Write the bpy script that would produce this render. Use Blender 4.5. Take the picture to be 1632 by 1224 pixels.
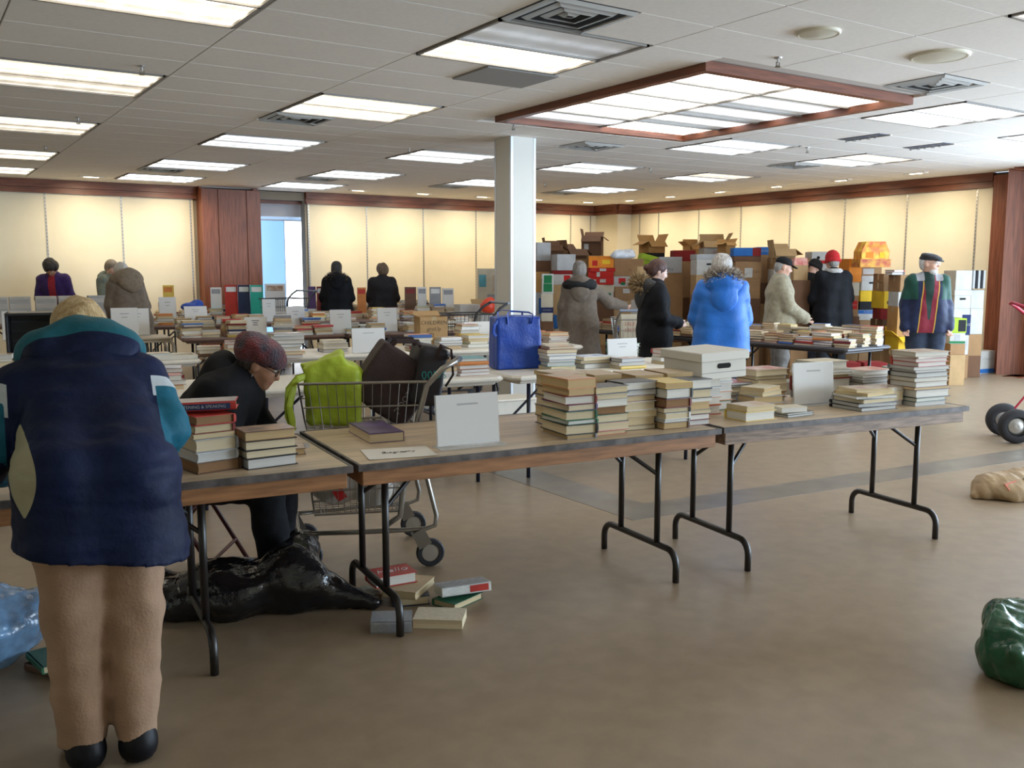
import bpy, bmesh, math, random
import numpy as np
from mathutils import Vector, Matrix

for _o in list(bpy.data.objects):
    bpy.data.objects.remove(_o, do_unlink=True)
SC = bpy.context.scene
COL = SC.collection
PI = math.pi
R = math.radians

# ------------------------------------------------------------------ camera
CAM_H, FPX, YAW, PITCH = 1.49, 1477.0, R(33.5), math.atan((612 - 431) / 1477.0)
_fw = Vector((math.sin(YAW) * math.cos(PITCH), math.cos(YAW) * math.cos(PITCH), -math.sin(PITCH)))
_rt = Vector((math.cos(YAW), -math.sin(YAW), 0))
_up = _rt.cross(_fw)
cam_d = bpy.data.cameras.new('camera')
cam_d.sensor_width = 36.0
cam_d.lens = FPX / 1632 * 36.0
cam_d.clip_start = 0.05
cam = bpy.data.objects.new('camera', cam_d)
COL.objects.link(cam)
cam.matrix_world = Matrix(((_rt.x, _up.x, -_fw.x, 0), (_rt.y, _up.y, -_fw.y, 0), (_rt.z, _up.z, -_fw.z, CAM_H), (0, 0, 0, 1)))
SC.camera = cam

# ------------------------------------------------------------------ world, exposure
SC.view_settings.view_transform = 'Standard'
SC.view_settings.look = 'None'
SC.view_settings.gamma = 1.0
SC.view_settings.use_curve_mapping = False
SC.view_settings.exposure = 0.6
world = bpy.data.worlds.new('world')
SC.world = world
world.use_nodes = True
_bg = world.node_tree.nodes['Background']
_bg.inputs['Color'].default_value = (0.62, 0.78, 1.0, 1)
_bg.inputs['Strength'].default_value = 1.6


def area_light(name, loc, target, sx, sy, power, color):
    d = bpy.data.lights.new(name, 'AREA')
    d.shape = 'RECTANGLE'
    d.size, d.size_y, d.energy, d.color = sx, sy, power, color
    o = bpy.data.objects.new(name, d)
    COL.objects.link(o)
    o.location = loc
    o.rotation_euler = (Vector(target) - Vector(loc)).to_track_quat('-Z', 'Y').to_euler()
    return o


# overcast daylight entering through the two shop-front windows of the room
area_light('daylight_side_window', (13.3, 2.2, 1.4), (0, 2.2, 1.0), 6.5, 2.3, 540, (0.60, 0.79, 1.0))
area_light('daylight_front_window', (10.0, -3.2, 1.5), (8.0, 6, 1.0), 4.6, 2.2, 360, (0.68, 0.84, 1.0))

# ------------------------------------------------------------------ materials
MATS = {}


def mat(name, col, rough=0.6, metal=0.0, noise=0.0, nscale=8.0, bump=0.0, bscale=60.0, spec=0.5, emit=None, estr=0.0,
        trans=0.0, alpha=1.0, stretch=(1, 1, 1), coat=0.0, col2=None, sheen=0.0):
    if name in MATS:
        return MATS[name]
    m = bpy.data.materials.new(name)
    m.use_nodes = True
    nt = m.node_tree
    p = nt.nodes['Principled BSDF']
    p.inputs['Base Color'].default_value = (*col, 1)
    p.inputs['Roughness'].default_value = rough
    p.inputs['Metallic'].default_value = metal
    p.inputs['Specular IOR Level'].default_value = spec
    p.inputs['Transmission Weight'].default_value = trans
    p.inputs['Alpha'].default_value = alpha
    p.inputs['Coat Weight'].default_value = coat
    p.inputs['Sheen Weight'].default_value = sheen
    if emit:
        p.inputs['Emission Color'].default_value = (*emit, 1)
        p.inputs['Emission Strength'].default_value = estr
    if noise or bump or col2:
        tc = nt.nodes.new('ShaderNodeTexCoord')
        mp = nt.nodes.new('ShaderNodeMapping')
        mp.inputs['Scale'].default_value = stretch
        nt.links.new(tc.outputs['Object'], mp.inputs['Vector'])
    if noise or col2:
        n = nt.nodes.new('ShaderNodeTexNoise')
        n.inputs['Scale'].default_value = nscale
        n.inputs['Detail'].default_value = 5
        nt.links.new(mp.outputs['Vector'], n.inputs['Vector'])
        mx = nt.nodes.new('ShaderNodeMix')
        mx.data_type = 'RGBA'
        a = [max(0, c * (1 - noise)) for c in col]
        b = list(col2) if col2 else [min(1, c * (1 + noise)) for c in col]
        if col2:
            a = list(col)
        mx.inputs[6].default_value = (*a, 1)
        mx.inputs[7].default_value = (*b, 1)
        rp = nt.nodes.new('ShaderNodeMapRange')
        rp.inputs['From Min'].default_value = 0.35
        rp.inputs['From Max'].default_value = 0.65
        nt.links.new(n.outputs['Fac'], rp.inputs['Value'])
        nt.links.new(rp.outputs['Result'], mx.inputs['Factor'])
        nt.links.new(mx.outputs[2], p.inputs['Base Color'])
    if bump:
        n2 = nt.nodes.new('ShaderNodeTexNoise')
        n2.inputs['Scale'].default_value = bscale
        n2.inputs['Detail'].default_value = 4
        nt.links.new(mp.outputs['Vector'], n2.inputs['Vector'])
        bp = nt.nodes.new('ShaderNodeBump')
        bp.inputs['Strength'].default_value = bump
        bp.inputs['Distance'].default_value = 0.02
        nt.links.new(n2.outputs['Fac'], bp.inputs['Height'])
        nt.links.new(bp.outputs['Normal'], p.inputs['Normal'])
    MATS[name] = m
    return m


def diffuser_mat(name, col, hi, lo, axis, freq, prism=34.0):
    """prismatic lens over fluorescent tubes: bright bands where a tube runs, dim between; studs of the lens"""
    if name in MATS:
        return MATS[name]
    m = bpy.data.materials.new(name)
    m.use_nodes = True
    nt = m.node_tree
    p = nt.nodes['Principled BSDF']
    p.inputs['Base Color'].default_value = (0.8, 0.8, 0.78, 1)
    p.inputs['Roughness'].default_value = 0.35
    tc = nt.nodes.new('ShaderNodeTexCoord')
    sx = nt.nodes.new('ShaderNodeSeparateXYZ')
    nt.links.new(tc.outputs['Object'], sx.inputs[0])
    def math_(op, a, b=None, c=None):
        n = nt.nodes.new('ShaderNodeMath'); n.operation = op
        for i, v in enumerate((a, b, c)):
            if v is None: continue
            if isinstance(v, (int, float)): n.inputs[i].default_value = v
            else: nt.links.new(v, n.inputs[i])
        return n.outputs[0]
    band = math_('COSINE', math_('MULTIPLY', sx.outputs['XYZ'.index(axis)], freq))
    band = math_('POWER', math_('MULTIPLY_ADD', band, 0.5, 0.5), 1.6)
    vo = nt.nodes.new('ShaderNodeTexVoronoi'); vo.inputs['Scale'].default_value = prism
    nt.links.new(tc.outputs['Object'], vo.inputs['Vector'])
    stud = math_('MULTIPLY_ADD', vo.outputs['Distance'], -0.5, 1.15)
    cr = nt.nodes.new('ShaderNodeTexWave'); cr.inputs['Scale'].default_value = 1.55; cr.bands_direction = 'X'
    nt.links.new(tc.outputs['Object'], cr.inputs['Vector'])
    st2 = math_('MULTIPLY_ADD', cr.outputs['Fac'], 0.25, 0.8)
    e = math_('MULTIPLY', math_('MULTIPLY', math_('MULTIPLY_ADD', band, hi - lo, lo), stud), st2)
    p.inputs['Emission Color'].default_value = (*col, 1)
    nt.links.new(e, p.inputs['Emission Strength'])
    MATS[name] = m
    return m


# ------------------------------------------------------------------ mesh helpers
class MB:
    """collects shapes into one mesh"""
    def __init__(s):
        s.v, s.f, s.m = [], [], []
        s.cur = 0

    def add(s, verts, faces, mi=None):
        o = len(s.v)
        s.v += [tuple(v) for v in verts]
        s.f += [tuple(i + o for i in f) for f in faces]
        s.m += [s.cur if mi is None else mi] * len(faces)
        return s

    def box(s, c, d, M=None, mi=None, taper=1.0):
        x, y, z = [k / 2 for k in d]
        vs = []
        for sz, t in ((-1, 1.0), (1, taper)):
            for sx, sy in ((-1, -1), (1, -1), (1, 1), (-1, 1)):
                vs.append(Vector((sx * x * t, sy * y * t, sz * z)))
        if M is not None:
            vs = [M @ v for v in vs]
        c = Vector(c)
        return s.add([v + c for v in vs], [(3, 2, 1, 0), (4, 5, 6, 7), (0, 1, 5, 4), (1, 2, 6, 5), (2, 3, 7, 6), (3, 0, 4, 7)], mi)

    def bbox(s, c, d, b=0.01, M=None, mi=None):
        """box with chamfered vertical and top edges"""
        x, y, z = [k / 2 for k in d]
        b = min(b, x * .9, y * .9)
        def ring(k, zz):
            X, Y = x - k, y - k
            return [(-X + b, -Y, zz), (X - b, -Y, zz), (X, -Y + b, zz), (X, Y - b, zz), (X - b, Y, zz), (-X + b, Y, zz), (-X, Y - b, zz), (-X, -Y + b, zz)]
        e = min(b, z) * .7
        vs = ring(e, -z) + ring(0, -z + e) + ring(0, z - e) + ring(e, z)
        fs = [tuple(range(7, -1, -1)), tuple(range(24, 32))]
        for k in range(3):
            for i in range(8):
                j = (i + 1) % 8
                fs.append((k * 8 + i, k * 8 + j, k * 8 + 8 + j, k * 8 + 8 + i))
        vs = [Vector(v) for v in vs]
        if M is not None:
            vs = [M @ v for v in vs]
        c = Vector(c)
        return s.add([v + c for v in vs], fs, mi)

    def cyl(s, p0, p1, r0, r1=None, n=10, mi=None, caps=True):
        r1 = r0 if r1 is None else r1
        p0, p1 = Vector(p0), Vector(p1)
        q = (p1 - p0).to_track_quat('Z', 'Y')
        vs = []
        for p, r in ((p0, r0), (p1, r1)):
            for i in range(n):
                a = 2 * PI * i / n
                vs.append(p + q @ Vector((math.cos(a) * r, math.sin(a) * r, 0)))
        fs = [(i, (i + 1) % n, n + (i + 1) % n, n + i) for i in range(n)]
        if caps:
            fs += [tuple(range(n - 1, -1, -1)), tuple(range(n, 2 * n))]
        return s.add(vs, fs, mi)

    def tube(s, pts, r, n=8, closed=False, mi=None, flat=1.0):
        pts = [Vector(p) for p in pts]
        k = len(pts)
        vs = []
        nrm = None
        for i, p in enumerate(pts):
            if closed:
                t = pts[(i + 1) % k] - pts[i - 1]
            else:
                t = pts[min(i + 1, k - 1)] - pts[max(i - 1, 0)]
            t.normalize()
            if nrm is None:
                nrm = t.orthogonal().normalized()
                if abs(t.z) < .9:
                    nrm = (Vector((0, 0, 1)) - t * t.z).normalized()
            else:
                nrm = (nrm - t * nrm.dot(t))
                nrm = nrm.normalized() if nrm.length > 1e-6 else t.orthogonal().normalized()
            b = t.cross(nrm)
            rr = r[i] if isinstance(r, (list, tuple)) else r
            for j in range(n):
                a = 2 * PI * j / n
                vs.append(p + nrm * (math.cos(a) * rr) + b * (math.sin(a) * rr * flat))
        fs = []
        for i in range(k if closed else k - 1):
            i2 = (i + 1) % k
            for j in range(n):
                j2 = (j + 1) % n
                fs.append((i * n + j, i * n + j2, i2 * n + j2, i2 * n + j))
        if not closed:
            fs += [tuple(range(n - 1, -1, -1)), tuple(range((k - 1) * n, k * n))]
        return s.add(vs, fs, mi)

    def lathe(s, prof, c=(0, 0, 0), n=20, M=None, mi=None):
        c = Vector(c)
        vs, fs = [], []
        k = len(prof)
        for i in range(n):
            a = 2 * PI * i / n
            for r, z in prof:
                v = Vector((r * math.cos(a), r * math.sin(a), z))
                vs.append((M @ v if M is not None else v) + c)
        for i in range(n):
            i2 = (i + 1) % n
            for j in range(k - 1):
                fs.append((i * k + j, i2 * k + j, i2 * k + j + 1, i * k + j + 1))
        return s.add(vs, fs, mi)

    def prism(s, poly, z0, z1, M=None, c=(0, 0, 0), mi=None):
        n = len(poly)
        c = Vector(c)
        vs = [Vector((x, y, z0)) for x, y in poly] + [Vector((x, y, z1)) for x, y in poly]
        if M is not None:
            vs = [M @ v for v in vs]
        fs = [tuple(range(n - 1, -1, -1)), tuple(range(n, 2 * n))] + [(i, (i + 1) % n, n + (i + 1) % n, n + i) for i in range(n)]
        return s.add([v + c for v in vs], fs, mi)

    def mesh(s, name, smooth=False):
        me = bpy.data.meshes.new(name)
        me.from_pydata(s.v, [], s.f)
        if any(s.m):
            me.polygons.foreach_set('material_index', s.m)
        if smooth:
            me.polygons.foreach_set('use_smooth', [True] * len(me.polygons))
        me.update()
        return me

    def build(s, name, m, parent=None, loc=None, rot=None, smooth=False):
        me = s.mesh(name, smooth)
        for x in (m if isinstance(m, (list, tuple)) else [m]):
            me.materials.append(x)
        return link(name, me, parent, loc, rot)


def link(name, data, parent=None, loc=None, rot=None, scale=None):
    o = bpy.data.objects.new(name, data)
    COL.objects.link(o)
    if parent is not None:
        o.parent = parent
    if loc is not None:
        o.location = loc
    if rot is not None:
        o.rotation_euler = rot if isinstance(rot, (tuple, list)) else (0, 0, rot)
    if scale is not None:
        o.scale = scale
    return o


def tag(o, label, cat, group=None, kind=None):
    o['label'] = label
    if cat:
        o['category'] = cat
    if group:
        o['group'] = group
    if kind:
        o['kind'] = kind
    return o


def struct(o, label=None):
    o['kind'] = 'structure'
    if label:
        o['label'] = label
    return o


def empty(name, loc, rz=0.0, label=None, cat=None, group=None):
    o = link(name, None, None, loc, rz)
    o.empty_display_size = 0.1
    if label:
        tag(o, label, cat, group)
    return o


def setmat(o, m):
    """material on the object, so that alike pieces share one mesh"""
    if len(o.data.materials) == 0:
        o.data.materials.append(None)
    o.material_slots[0].link = 'OBJECT'
    o.material_slots[0].material = m


def RZ(a):
    return Matrix.Rotation(a, 3, 'Z')


def RX(a):
    return Matrix.Rotation(a, 3, 'X')


def RY(a):
    return Matrix.Rotation(a, 3, 'Y')


_font_cache = {}


def text_mesh(s, size, extrude=0.0006, shear=0.0, align='CENTER', spacing=1.0):
    key = (s, round(size, 4), shear, align)
    if key in _font_cache:
        return _font_cache[key]
    cu = bpy.data.curves.new('lettering', 'FONT')
    cu.body = s
    cu.size = size
    cu.extrude = extrude
    cu.shear = shear
    cu.align_x = align
    cu.align_y = 'CENTER'
    cu.resolution_u = 2
    cu.offset = -.018 * size
    cu.space_character = spacing
    o = bpy.data.objects.new('lettering', cu)
    COL.objects.link(o)
    dg = bpy.context.evaluated_depsgraph_get()
    me = bpy.data.meshes.new_from_object(o.evaluated_get(dg))
    bpy.data.objects.remove(o)
    bpy.data.curves.remove(cu)
    me.name = 'lettering'
    _font_cache[key] = me
    return me


def lettering(s, size, m, parent, loc, rot, shear=0.0, name='lettering'):
    """letters lying in the local XY plane, turned by rot"""
    o = link(name, text_mesh(s, size, shear=shear), parent, loc, rot)
    setmat(o, m)
    return o


def smooth_noise(P, seed, scale):
    """cheap band-limited noise on an (n,3) array"""
    rs = np.random.RandomState(seed)
    out = np.zeros(len(P))
    for k in range(6):
        d = rs.normal(size=3)
        d /= np.linalg.norm(d)
        out += np.sin(P @ d * scale * (0.6 + 0.35 * k) + rs.uniform(0, 6.28)) / (1 + .5 * k)
    return out / 2.6
# ================================================================== the room
ZC, YB, XR, XL, YF = 2.91, 16.5, 13.55, -4.0, -3.6
ZT = 0.755
M_floor = mat('floor_vinyl', (0.315, 0.235, 0.157), rough=0.36, noise=0.07, nscale=9, bump=0.008, bscale=120, spec=0.45)
M_band = mat('floor_band', (0.215, 0.185, 0.15), rough=0.30, noise=0.12, nscale=5, spec=0.45)
M_tile = mat('ceiling_tile', (0.88, 0.84, 0.79), rough=0.95, noise=0.02, nscale=30, bump=0.05, bscale=220, spec=0.1)
M_grid = mat('ceiling_grid', (0.62, 0.59, 0.55), rough=0.8, spec=0.2)
M_wall = mat('wall_cream', (0.84, 0.77, 0.60), rough=0.85, noise=0.02, nscale=3, spec=0.2)
M_wallgap = mat('wall_behind_joint', (0.30, 0.26, 0.2), rough=0.9)
M_wood = mat('cherry_wood', (0.25, 0.082, 0.042), rough=0.42, noise=0.28, nscale=5, stretch=(9, 9, 0.5), spec=0.4)
M_woodh = mat('cherry_trim', (0.20, 0.070, 0.038), rough=0.42, noise=0.25, nscale=5, stretch=(0.6, 0.6, 8), spec=0.4)
M_std = mat('slotted_standard', (0.52, 0.50, 0.46), rough=0.4, metal=0.6)
M_slot = mat('standard_slot', (0.05, 0.05, 0.05), rough=0.9)
M_white = mat('white_paint', (0.80, 0.79, 0.76), rough=0.6)
M_dark = mat('dark_void', (0.012, 0.012, 0.014), rough=0.9)
M_metal = mat('bare_metal', (0.55, 0.55, 0.55), rough=0.35, metal=0.9)
M_black = mat('black_paint', (0.012, 0.011, 0.011), rough=0.38)

fl = MB().box((4.8, 6.5, -0.05), (17.6, 21, 0.1)).build('floor', M_floor)
struct(fl, 'worn tan vinyl floor of the sale hall')
# inlaid darker strip, an L on the floor
b1 = MB().prism([(3.60, 4.12), (3.60 + 4.9 + 5, 4.12 - .094 * 9.9), (3.60 + 9.9, 4.42 - .094 * 9.9), (3.92, 4.39), (3.98, 8.4), (3.58, 8.45)], 0.0, 0.0015).build('trim_1', M_band)
struct(b1, 'darker grey strip inlaid in the tan floor')

# ---- ceiling with its tiles
GX0, GXP, GY0, GYP = 2.955, 1.172, 4.60, 0.532
ce = MB().box((4.8, 6.5, ZC + 0.06), (17.6, 21, 0.08)).build('ceiling', M_grid)
struct(ce, 'suspended ceiling of pale tiles')
LIGHTS = []          # (col, row index of first module)
taken = set()
for c in (-2, 0, 2, 4, 6):
    for r in (-10, -5, 0, 5, 10, 15, 19):
        if (c, r) in ((2, 0),):
            continue
        if c == 2 and r == 5: continue
        if c >= 4 and r == 19: continue
        if r == -10 and c == -2: continue
        LIGHTS.append((c, r))
        taken.add((c, r)); taken.add((c, r + 1))
VENTS = {(0, -1): 'over the front tables', (0, 7): 'left', (3, 7): 'column', (3, -1): 'right', (6, 7): 'far right', (0, 17): 'fl', (2, 17): 'f2', (4, 17): 'f3', (6, 17): 'f4'}
PX0, PX1, PY0, PY1 = GX0 + 1.53 * GXP, GX0 + 3.57 * GXP, GY0 + 0.16, GY0 + 0.16 + 5 * 0.532 + .04
tile_me = {}
def tile_mesh(w, d):
    k = (round(w, 3), round(d, 3))
    if k not in tile_me:
        me = MB().bbox((0, 0, 0.0), (w - 0.007, d - 0.007, 0.02), 0.003).mesh('ceiling_tile')
        me.materials.append(M_tile)
        tile_me[k] = me
    return tile_me[k]
cands = []
for c in range(-6, 9):
    for r in range(-16, 23):
        if (c, r) in taken: continue
        x0, y0 = GX0 + c * GXP, GY0 + r * GYP
        x1, y1 = min(x0 + GXP, XR), min(y0 + GYP, YB)
        x0, y0 = max(x0, XL), max(y0, YF)
        if x1 - x0 < .1 or y1 - y0 < .1: continue
        # leave the big luminous panel open
        spans = [(x0, x1)]
        if y1 > PY0 + .05 and y0 < PY1 - .05:
            if x0 >= PX0 - .02 and x1 <= PX1 + .02: continue
            if x0 < PX0 < x1: spans = [(x0, PX0)]
            elif x0 < PX1 < x1: spans = [(PX1, x1)]
        if (c, r) in VENTS:
            spans = [(x0 + .6, x1)]
        for a, b in spans:
            cands.append((a, b, y0, y1))
def _vis(t):
    v = Vector(((t[0] + t[1]) / 2, (t[2] + t[3]) / 2, ZC - CAM_H))
    z = v.dot(_fw)
    if z < .4: return 99 - z
    u, w = v.dot(_rt) / z * FPX, v.dot(_up) / z * FPX
    return z if abs(u) < 950 and w < 760 else 60 + z
cands.sort(key=_vis)
for a, b, y0, y1 in cands[:290]:
    link('ceiling_tile', tile_mesh(b - a, y1 - y0), ce, ((a + b) / 2, (y0 + y1) / 2, ZC + 0.010))
mbt = MB()
for a, b, y0, y1 in cands[290:]:
    mbt.box(((a + b) / 2, (y0 + y1) / 2, ZC + 0.010), (b - a - .014, y1 - y0 - .014, .02))
o = mbt.build('ceiling_tile', M_tile, ce)
o['kind'] = 'stuff'

# ---- fluorescent troffers
D_warm = diffuser_mat('diffuser_warm', (1.0, 0.90, 0.70), 5.0, 0.8, 'Y', 23.6)
D_dim = diffuser_mat('diffuser_dim', (1.0, 0.88, 0.70), 1.5, 0.45, 'Y', 23.6)
D_cool = diffuser_mat('diffuser_cool', (0.88, 0.95, 1.0), 5.2, 0.5, 'Y', 23.6)
D_off = diffuser_mat('diffuser_off', (0.80, 0.88, 1.0), 0.22, 0.05, 'Y', 23.6)
M_frame = mat('troffer_frame', (0.30, 0.28, 0.26), rough=0.5, metal=0.3)
WHERE = {-2: 'first', 0: 'second', 2: 'third', 4: 'fourth', 6: 'fifth'}
ROWN = {-10: 'behind the camera side row', -5: 'overhead row', 0: 'nearest row in view', 5: 'second row', 10: 'third row', 15: 'fourth row', 19: 'last row by the far wall'}
for (c, r) in LIGHTS:
    x0, x1 = GX0 + c * GXP + .02, GX0 + (c + 1) * GXP - .02
    y0, y1 = GY0 + r * GYP + .02, GY0 + (r + 2) * GYP - .02
    t = empty('ceiling_light', ((x0 + x1) / 2, (y0 + y1) / 2, ZC), 0,
              'fluorescent ceiling light, %s column from the left, %s' % (WHERE[c], ROWN[r]), 'light', 'fluorescent troffers in the ceiling')
    w, d = x1 - x0, y1 - y0
    fr = MB()
    for sy in (-d / 2 + .01, d / 2 - .01, 0):
        fr.box((0, sy, .008), (w, .02, .03))
    for sx in (-w / 2 + .01, w / 2 - .01):
        fr.box((sx, 0, .008), (.02, d, .03))
    fr.build('frame', M_frame, t)
    cool = c >= 2 or (c == 0 and r >= 10)
    for k, sy in enumerate((-d / 4, d / 4)):
        m = D_cool if cool else D_warm
        if (c, r) == (0, 0) and k == 0: m = D_off
        if r < 0 and c < 4: m = D_dim
        if c == -2 and k == 0 and r in (0, 5): m = D_warm
        if c == -2 and k == 1 and r in (5, 10): m = D_dim
        if c == 6 and k == 0 and r in (5, 10): m = D_dim
        MB().box((0, 0, 0), (w - .04, d / 2 - .02, .012)).build('diffuser', m, t, (0, sy, .012))
# ---- the large luminous panel with its wooden frame
t = empty('luminous_ceiling_panel', ((PX0 + PX1) / 2, (PY0 + PY1) / 2, ZC), 0, 'large rectangular ceiling light panel framed in reddish wood', 'light')
W_, D_ = PX1 - PX0, PY1 - PY0
fr = MB()
for sy in (-1, 1):
    fr.box((0, sy * (D_ / 2 - .035), -.02), (W_, .07, .07))
for sx in (-1, 1):
    fr.box((sx * (W_ / 2 - .035), 0, -.02), (.07, D_ - .14, .07))
fr.build('wooden_frame', M_woodh, t)
iw, idp = W_ - .14, D_ - .14
gr = MB()
for k in range(1, 5):
    gr.box((0, -idp / 2 + idp * k / 5, 0), (iw, .022, .03))
gr.box((0, 0, 0.001), (.022, idp, .03))
gr.build('dividers', M_frame, t)
D_p1 = diffuser_mat('panel_lens_bright', (1.0, 0.96, 0.86), 3.6, 0.8, 'Y', 23.6)
D_p2 = diffuser_mat('panel_lens_striped', (0.90, 0.95, 1.0), 3.2, 0.10, 'Y', 16.0)
for i in range(2):
    for k in range(5):
        m = D_p2 if (i, k) in ((1, 1), (1, 2), (1, 3), (0, 4)) else D_p1
        MB().box((0, 0, 0), (iw / 2 - .022, idp / 5 - .022, .012)).build('lens', m, t, (-iw / 4 + i * iw / 2, -idp / 2 + idp * (k + .5) / 5, .006))
# ---- air vents
vent_desc = {(0, -1): 'square stepped air vent beside the near half-lit ceiling light', (0, 7): 'square air vent just beyond a warm lit troffer at centre left',
             (3, 7): 'square air vent right of the white column top', (3, -1): 'square air vent beyond right corner of the wood-framed light panel',
             (6, 7): 'square air vent above the far box pile', (0, 17): 'small dark air vent near far wall, leftmost',
             (2, 17): 'small dark air vent above the far entrance side', (4, 17): 'small dark air vent behind the white column top', (6, 17): 'small dark air vent toward the far corner'}
for (c, r), _ in VENTS.items():
    x0, y0 = GX0 + c * GXP, GY0 + r * GYP
    t = empty('air_vent', (x0 + .3, y0 + GYP / 2, ZC), 0, vent_desc[(c, r)], 'vent', 'square ceiling vents')
    MB().box((0, 0, .012), (.58, .52, .006)).build('backing', M_dark, t)
    for k, q in enumerate((.29, .205, .125, .05)):
        mb = MB()
        i = q - .024
        qy, iy = q * .9, i * .9
        z0, z1 = -.020 + .003 * k, -.002 + .002 * k
        vs = [(-q, -qy, z1), (q, -qy, z1), (q, qy, z1), (-q, qy, z1), (-i, -iy, z0), (i, -iy, z0), (i, iy, z0), (-i, iy, z0)]
        fs = [(a, (a + 1) % 4, 4 + (a + 1) % 4, 4 + a) for a in range(4)]
        mb.add(vs, fs + [f[::-1] for f in fs])
        mb.build('louvre', M_white, t)
# ---- greyish replaced tile patch, speakers, sprinklers, slots
o = MB().bbox((0, 0, 0), (.62, .50, .012), .004).build('grey_ceiling_panel', mat('grey_panel', (.30, .29, .28), .8), None, (3.86, 5.92, ZC - .007))
tag(o, 'flat grey perforated ceiling panel beside the half-lit troffer', 'panel')
for x, y, rr, lb in ((4.72, 3.80, .13, 'smaller round cream ceiling speaker near the top edge'), (5.89, 3.75, .19, 'larger round cream ceiling speaker near an air vent')):
    t = empty('ceiling_speaker', (x, y, ZC), 0, lb, 'speaker', 'round ceiling speakers')
    MB().lathe([(rr, 0), (rr, -.012), (rr * .92, -.02), (rr * .86, -.016)], n=28).build('ring', mat('speaker_cream', (.72, .68, .55), .5), t, smooth=True)
    MB().lathe([(0.0001, -.028), (rr * .5, -.024), (rr * .86, -.016)], n=28).build('grille', mat('speaker_grille', (.66, .62, .5), .6), t, smooth=True)
SPR = [(5.05, 4.39, 'above the wood-framed light panel'), (1.54, 7.02, 'beside a left lit troffer, nearest on the left'), (5.13, 7.72, 'just in front of the white column top'), (5.14, 9.96, 'left of the white column'),
       (8.92, 9.97, 'right of the white column'), (9.0, 12.62, 'far behind the white column, right of it'), (1.53, 9.66, 'second nearest on the left'), (1.55, 12.08, 'third nearest on the left'), (8.95, 7.3, 'by the troffer right of the wood-framed panel')]
for x, y, w in SPR:
    t = empty('sprinkler', (x, y, ZC), 0, 'small metal ceiling sprinkler ' + w, 'sprinkler', 'ceiling sprinklers')
    MB().lathe([(.028, 0), (.024, -.008), (.008, -.010), (.008, -.035), (.0001, -.036)], n=12).build('escutcheon', M_metal, t)
    MB().box((0, 0, -.05), (.03, .006, .004)).cyl((0, 0, -.062), (0, 0, -.058), .02).box((.014, 0, -.045), (.004, .006, .03)).box((-.014, 0, -.045), (.004, .006, .03)).build('deflector', mat('sprinkler_brass', (.2, .17, .13), .4, .8), t)
for x, y, lb in ((8.75, 6.41, 'open slot with dangling wires in ceiling, left one of two'), (9.97, 6.44, 'open slot in the ceiling, right one of two')):
    t = empty('ceiling_slot', (x, y, ZC), 0, lb, 'slot')
    MB().box((0, 0, -.002), (.16, .52, .006)).build('dark_gap', mat('slot_grey', (.10, .11, .14), .8), t)
    MB().box((.09, 0, -.006), (.02, .56, .016)).build('rim', M_white, t)
    for k in range(5):
        wm = MB()
        wm.tube([(-.05, -.2 + .09 * k, 0), (-.05 + .03 * (k % 2), -.19 + .09 * k, -.04), (-.02, -.15 + .09 * k, -.03)], .003, 5)
        wm.build('wire', mat('wire_grey', (.15, .15, .17), .6), t)

# ---- walls
PANEL_BACK_T = .05
def wall_panels(parent, along, p0, p1, fixed, seams, side, z0, z1, nrm):
    """panels between slotted standards; along 'x' or 'y'"""
    s = [p0] + seams + [p1]
    for a, b in zip(s[:-1], s[1:]):
        if b - a < .06: continue
        c = (a + b) / 2
        d = (b - a - .018, .02, z1 - z0) if along == 'x' else (.02, b - a - .018, z1 - z0)
        loc = (c, fixed + nrm * .01, (z0 + z1) / 2) if along == 'x' else (fixed + nrm * .01, c, (z0 + z1) / 2)
        MB().bbox((0, 0, 0), d, .003).build('panel', M_wall, parent, loc)
    for q in seams:
        loc = (q, fixed + nrm * .02, (z0 + z1) / 2) if along == 'x' else (fixed + nrm * .02, q, (z0 + z1) / 2)
        d = (.028, .014, z1 - z0) if along == 'x' else (.014, .028, z1 - z0)
        st = MB().box((0, 0, 0), d)
        st = st.build('slotted_standard', M_std, parent, loc)
        sl = MB()
        n = int((z1 - z0) / .055)
        for i in range(n):
            z = -(z1 - z0) / 2 + .04 + i * .055
            e = (.007, .002, .028) if along == 'x' else (.002, .007, .028)
            sl.box((0, nrm * .0075, z) if along == 'x' else (nrm * .0075, 0, z), e)
        sl.build('slots', M_slot, st)

ZP = 2.72
wb = MB()
wb.box((XL / 2 + 4.42 / 2, YB + .1, ZC / 2), (4.42 - XL, .2, ZC))
wb.box(((6.36 + XR) / 2, YB + .1, ZC / 2), (XR - 6.36, .2, ZC))
wb.box((5.4, YB + .1, (2.76 + ZC) / 2), (1.94, .2, ZC - 2.76))
wall_back = struct(wb.build('wall_back', M_wallgap), 'far cream panelled wall with slotted metal standards')
wall_panels(wall_back, 'x', XL, 4.36, YB, [-2.4, -1.25, -.1, 1.0, 2.06, 3.19, 4.30], 1, 0.0, ZP, -1)
wall_panels(wall_back, 'x', 6.36, 13.2, YB, [6.42, 7.58, 8.80, 10.02, 11.25, 12.45, 13.0], 1, 0.0, ZP, -1)
wr = MB()
wr.box((XR + .1, (6.0 + YB) / 2, ZC / 2), (.2, YB - 6.0, ZC))
wr.box((XR + .1, (YF - 1.2) / 2, ZC / 2), (.2, -1.2 - YF, ZC))
wr.box((XR + .1, 2.4, 2.75), (.2, 7.2, ZC - 2.6))
wr.box((XR + .1, 2.4, .06), (.2, 7.2, .12))
wall_right = struct(wr.build('wall_right', M_wallgap), 'right cream panelled wall with slotted metal standards')
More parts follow.
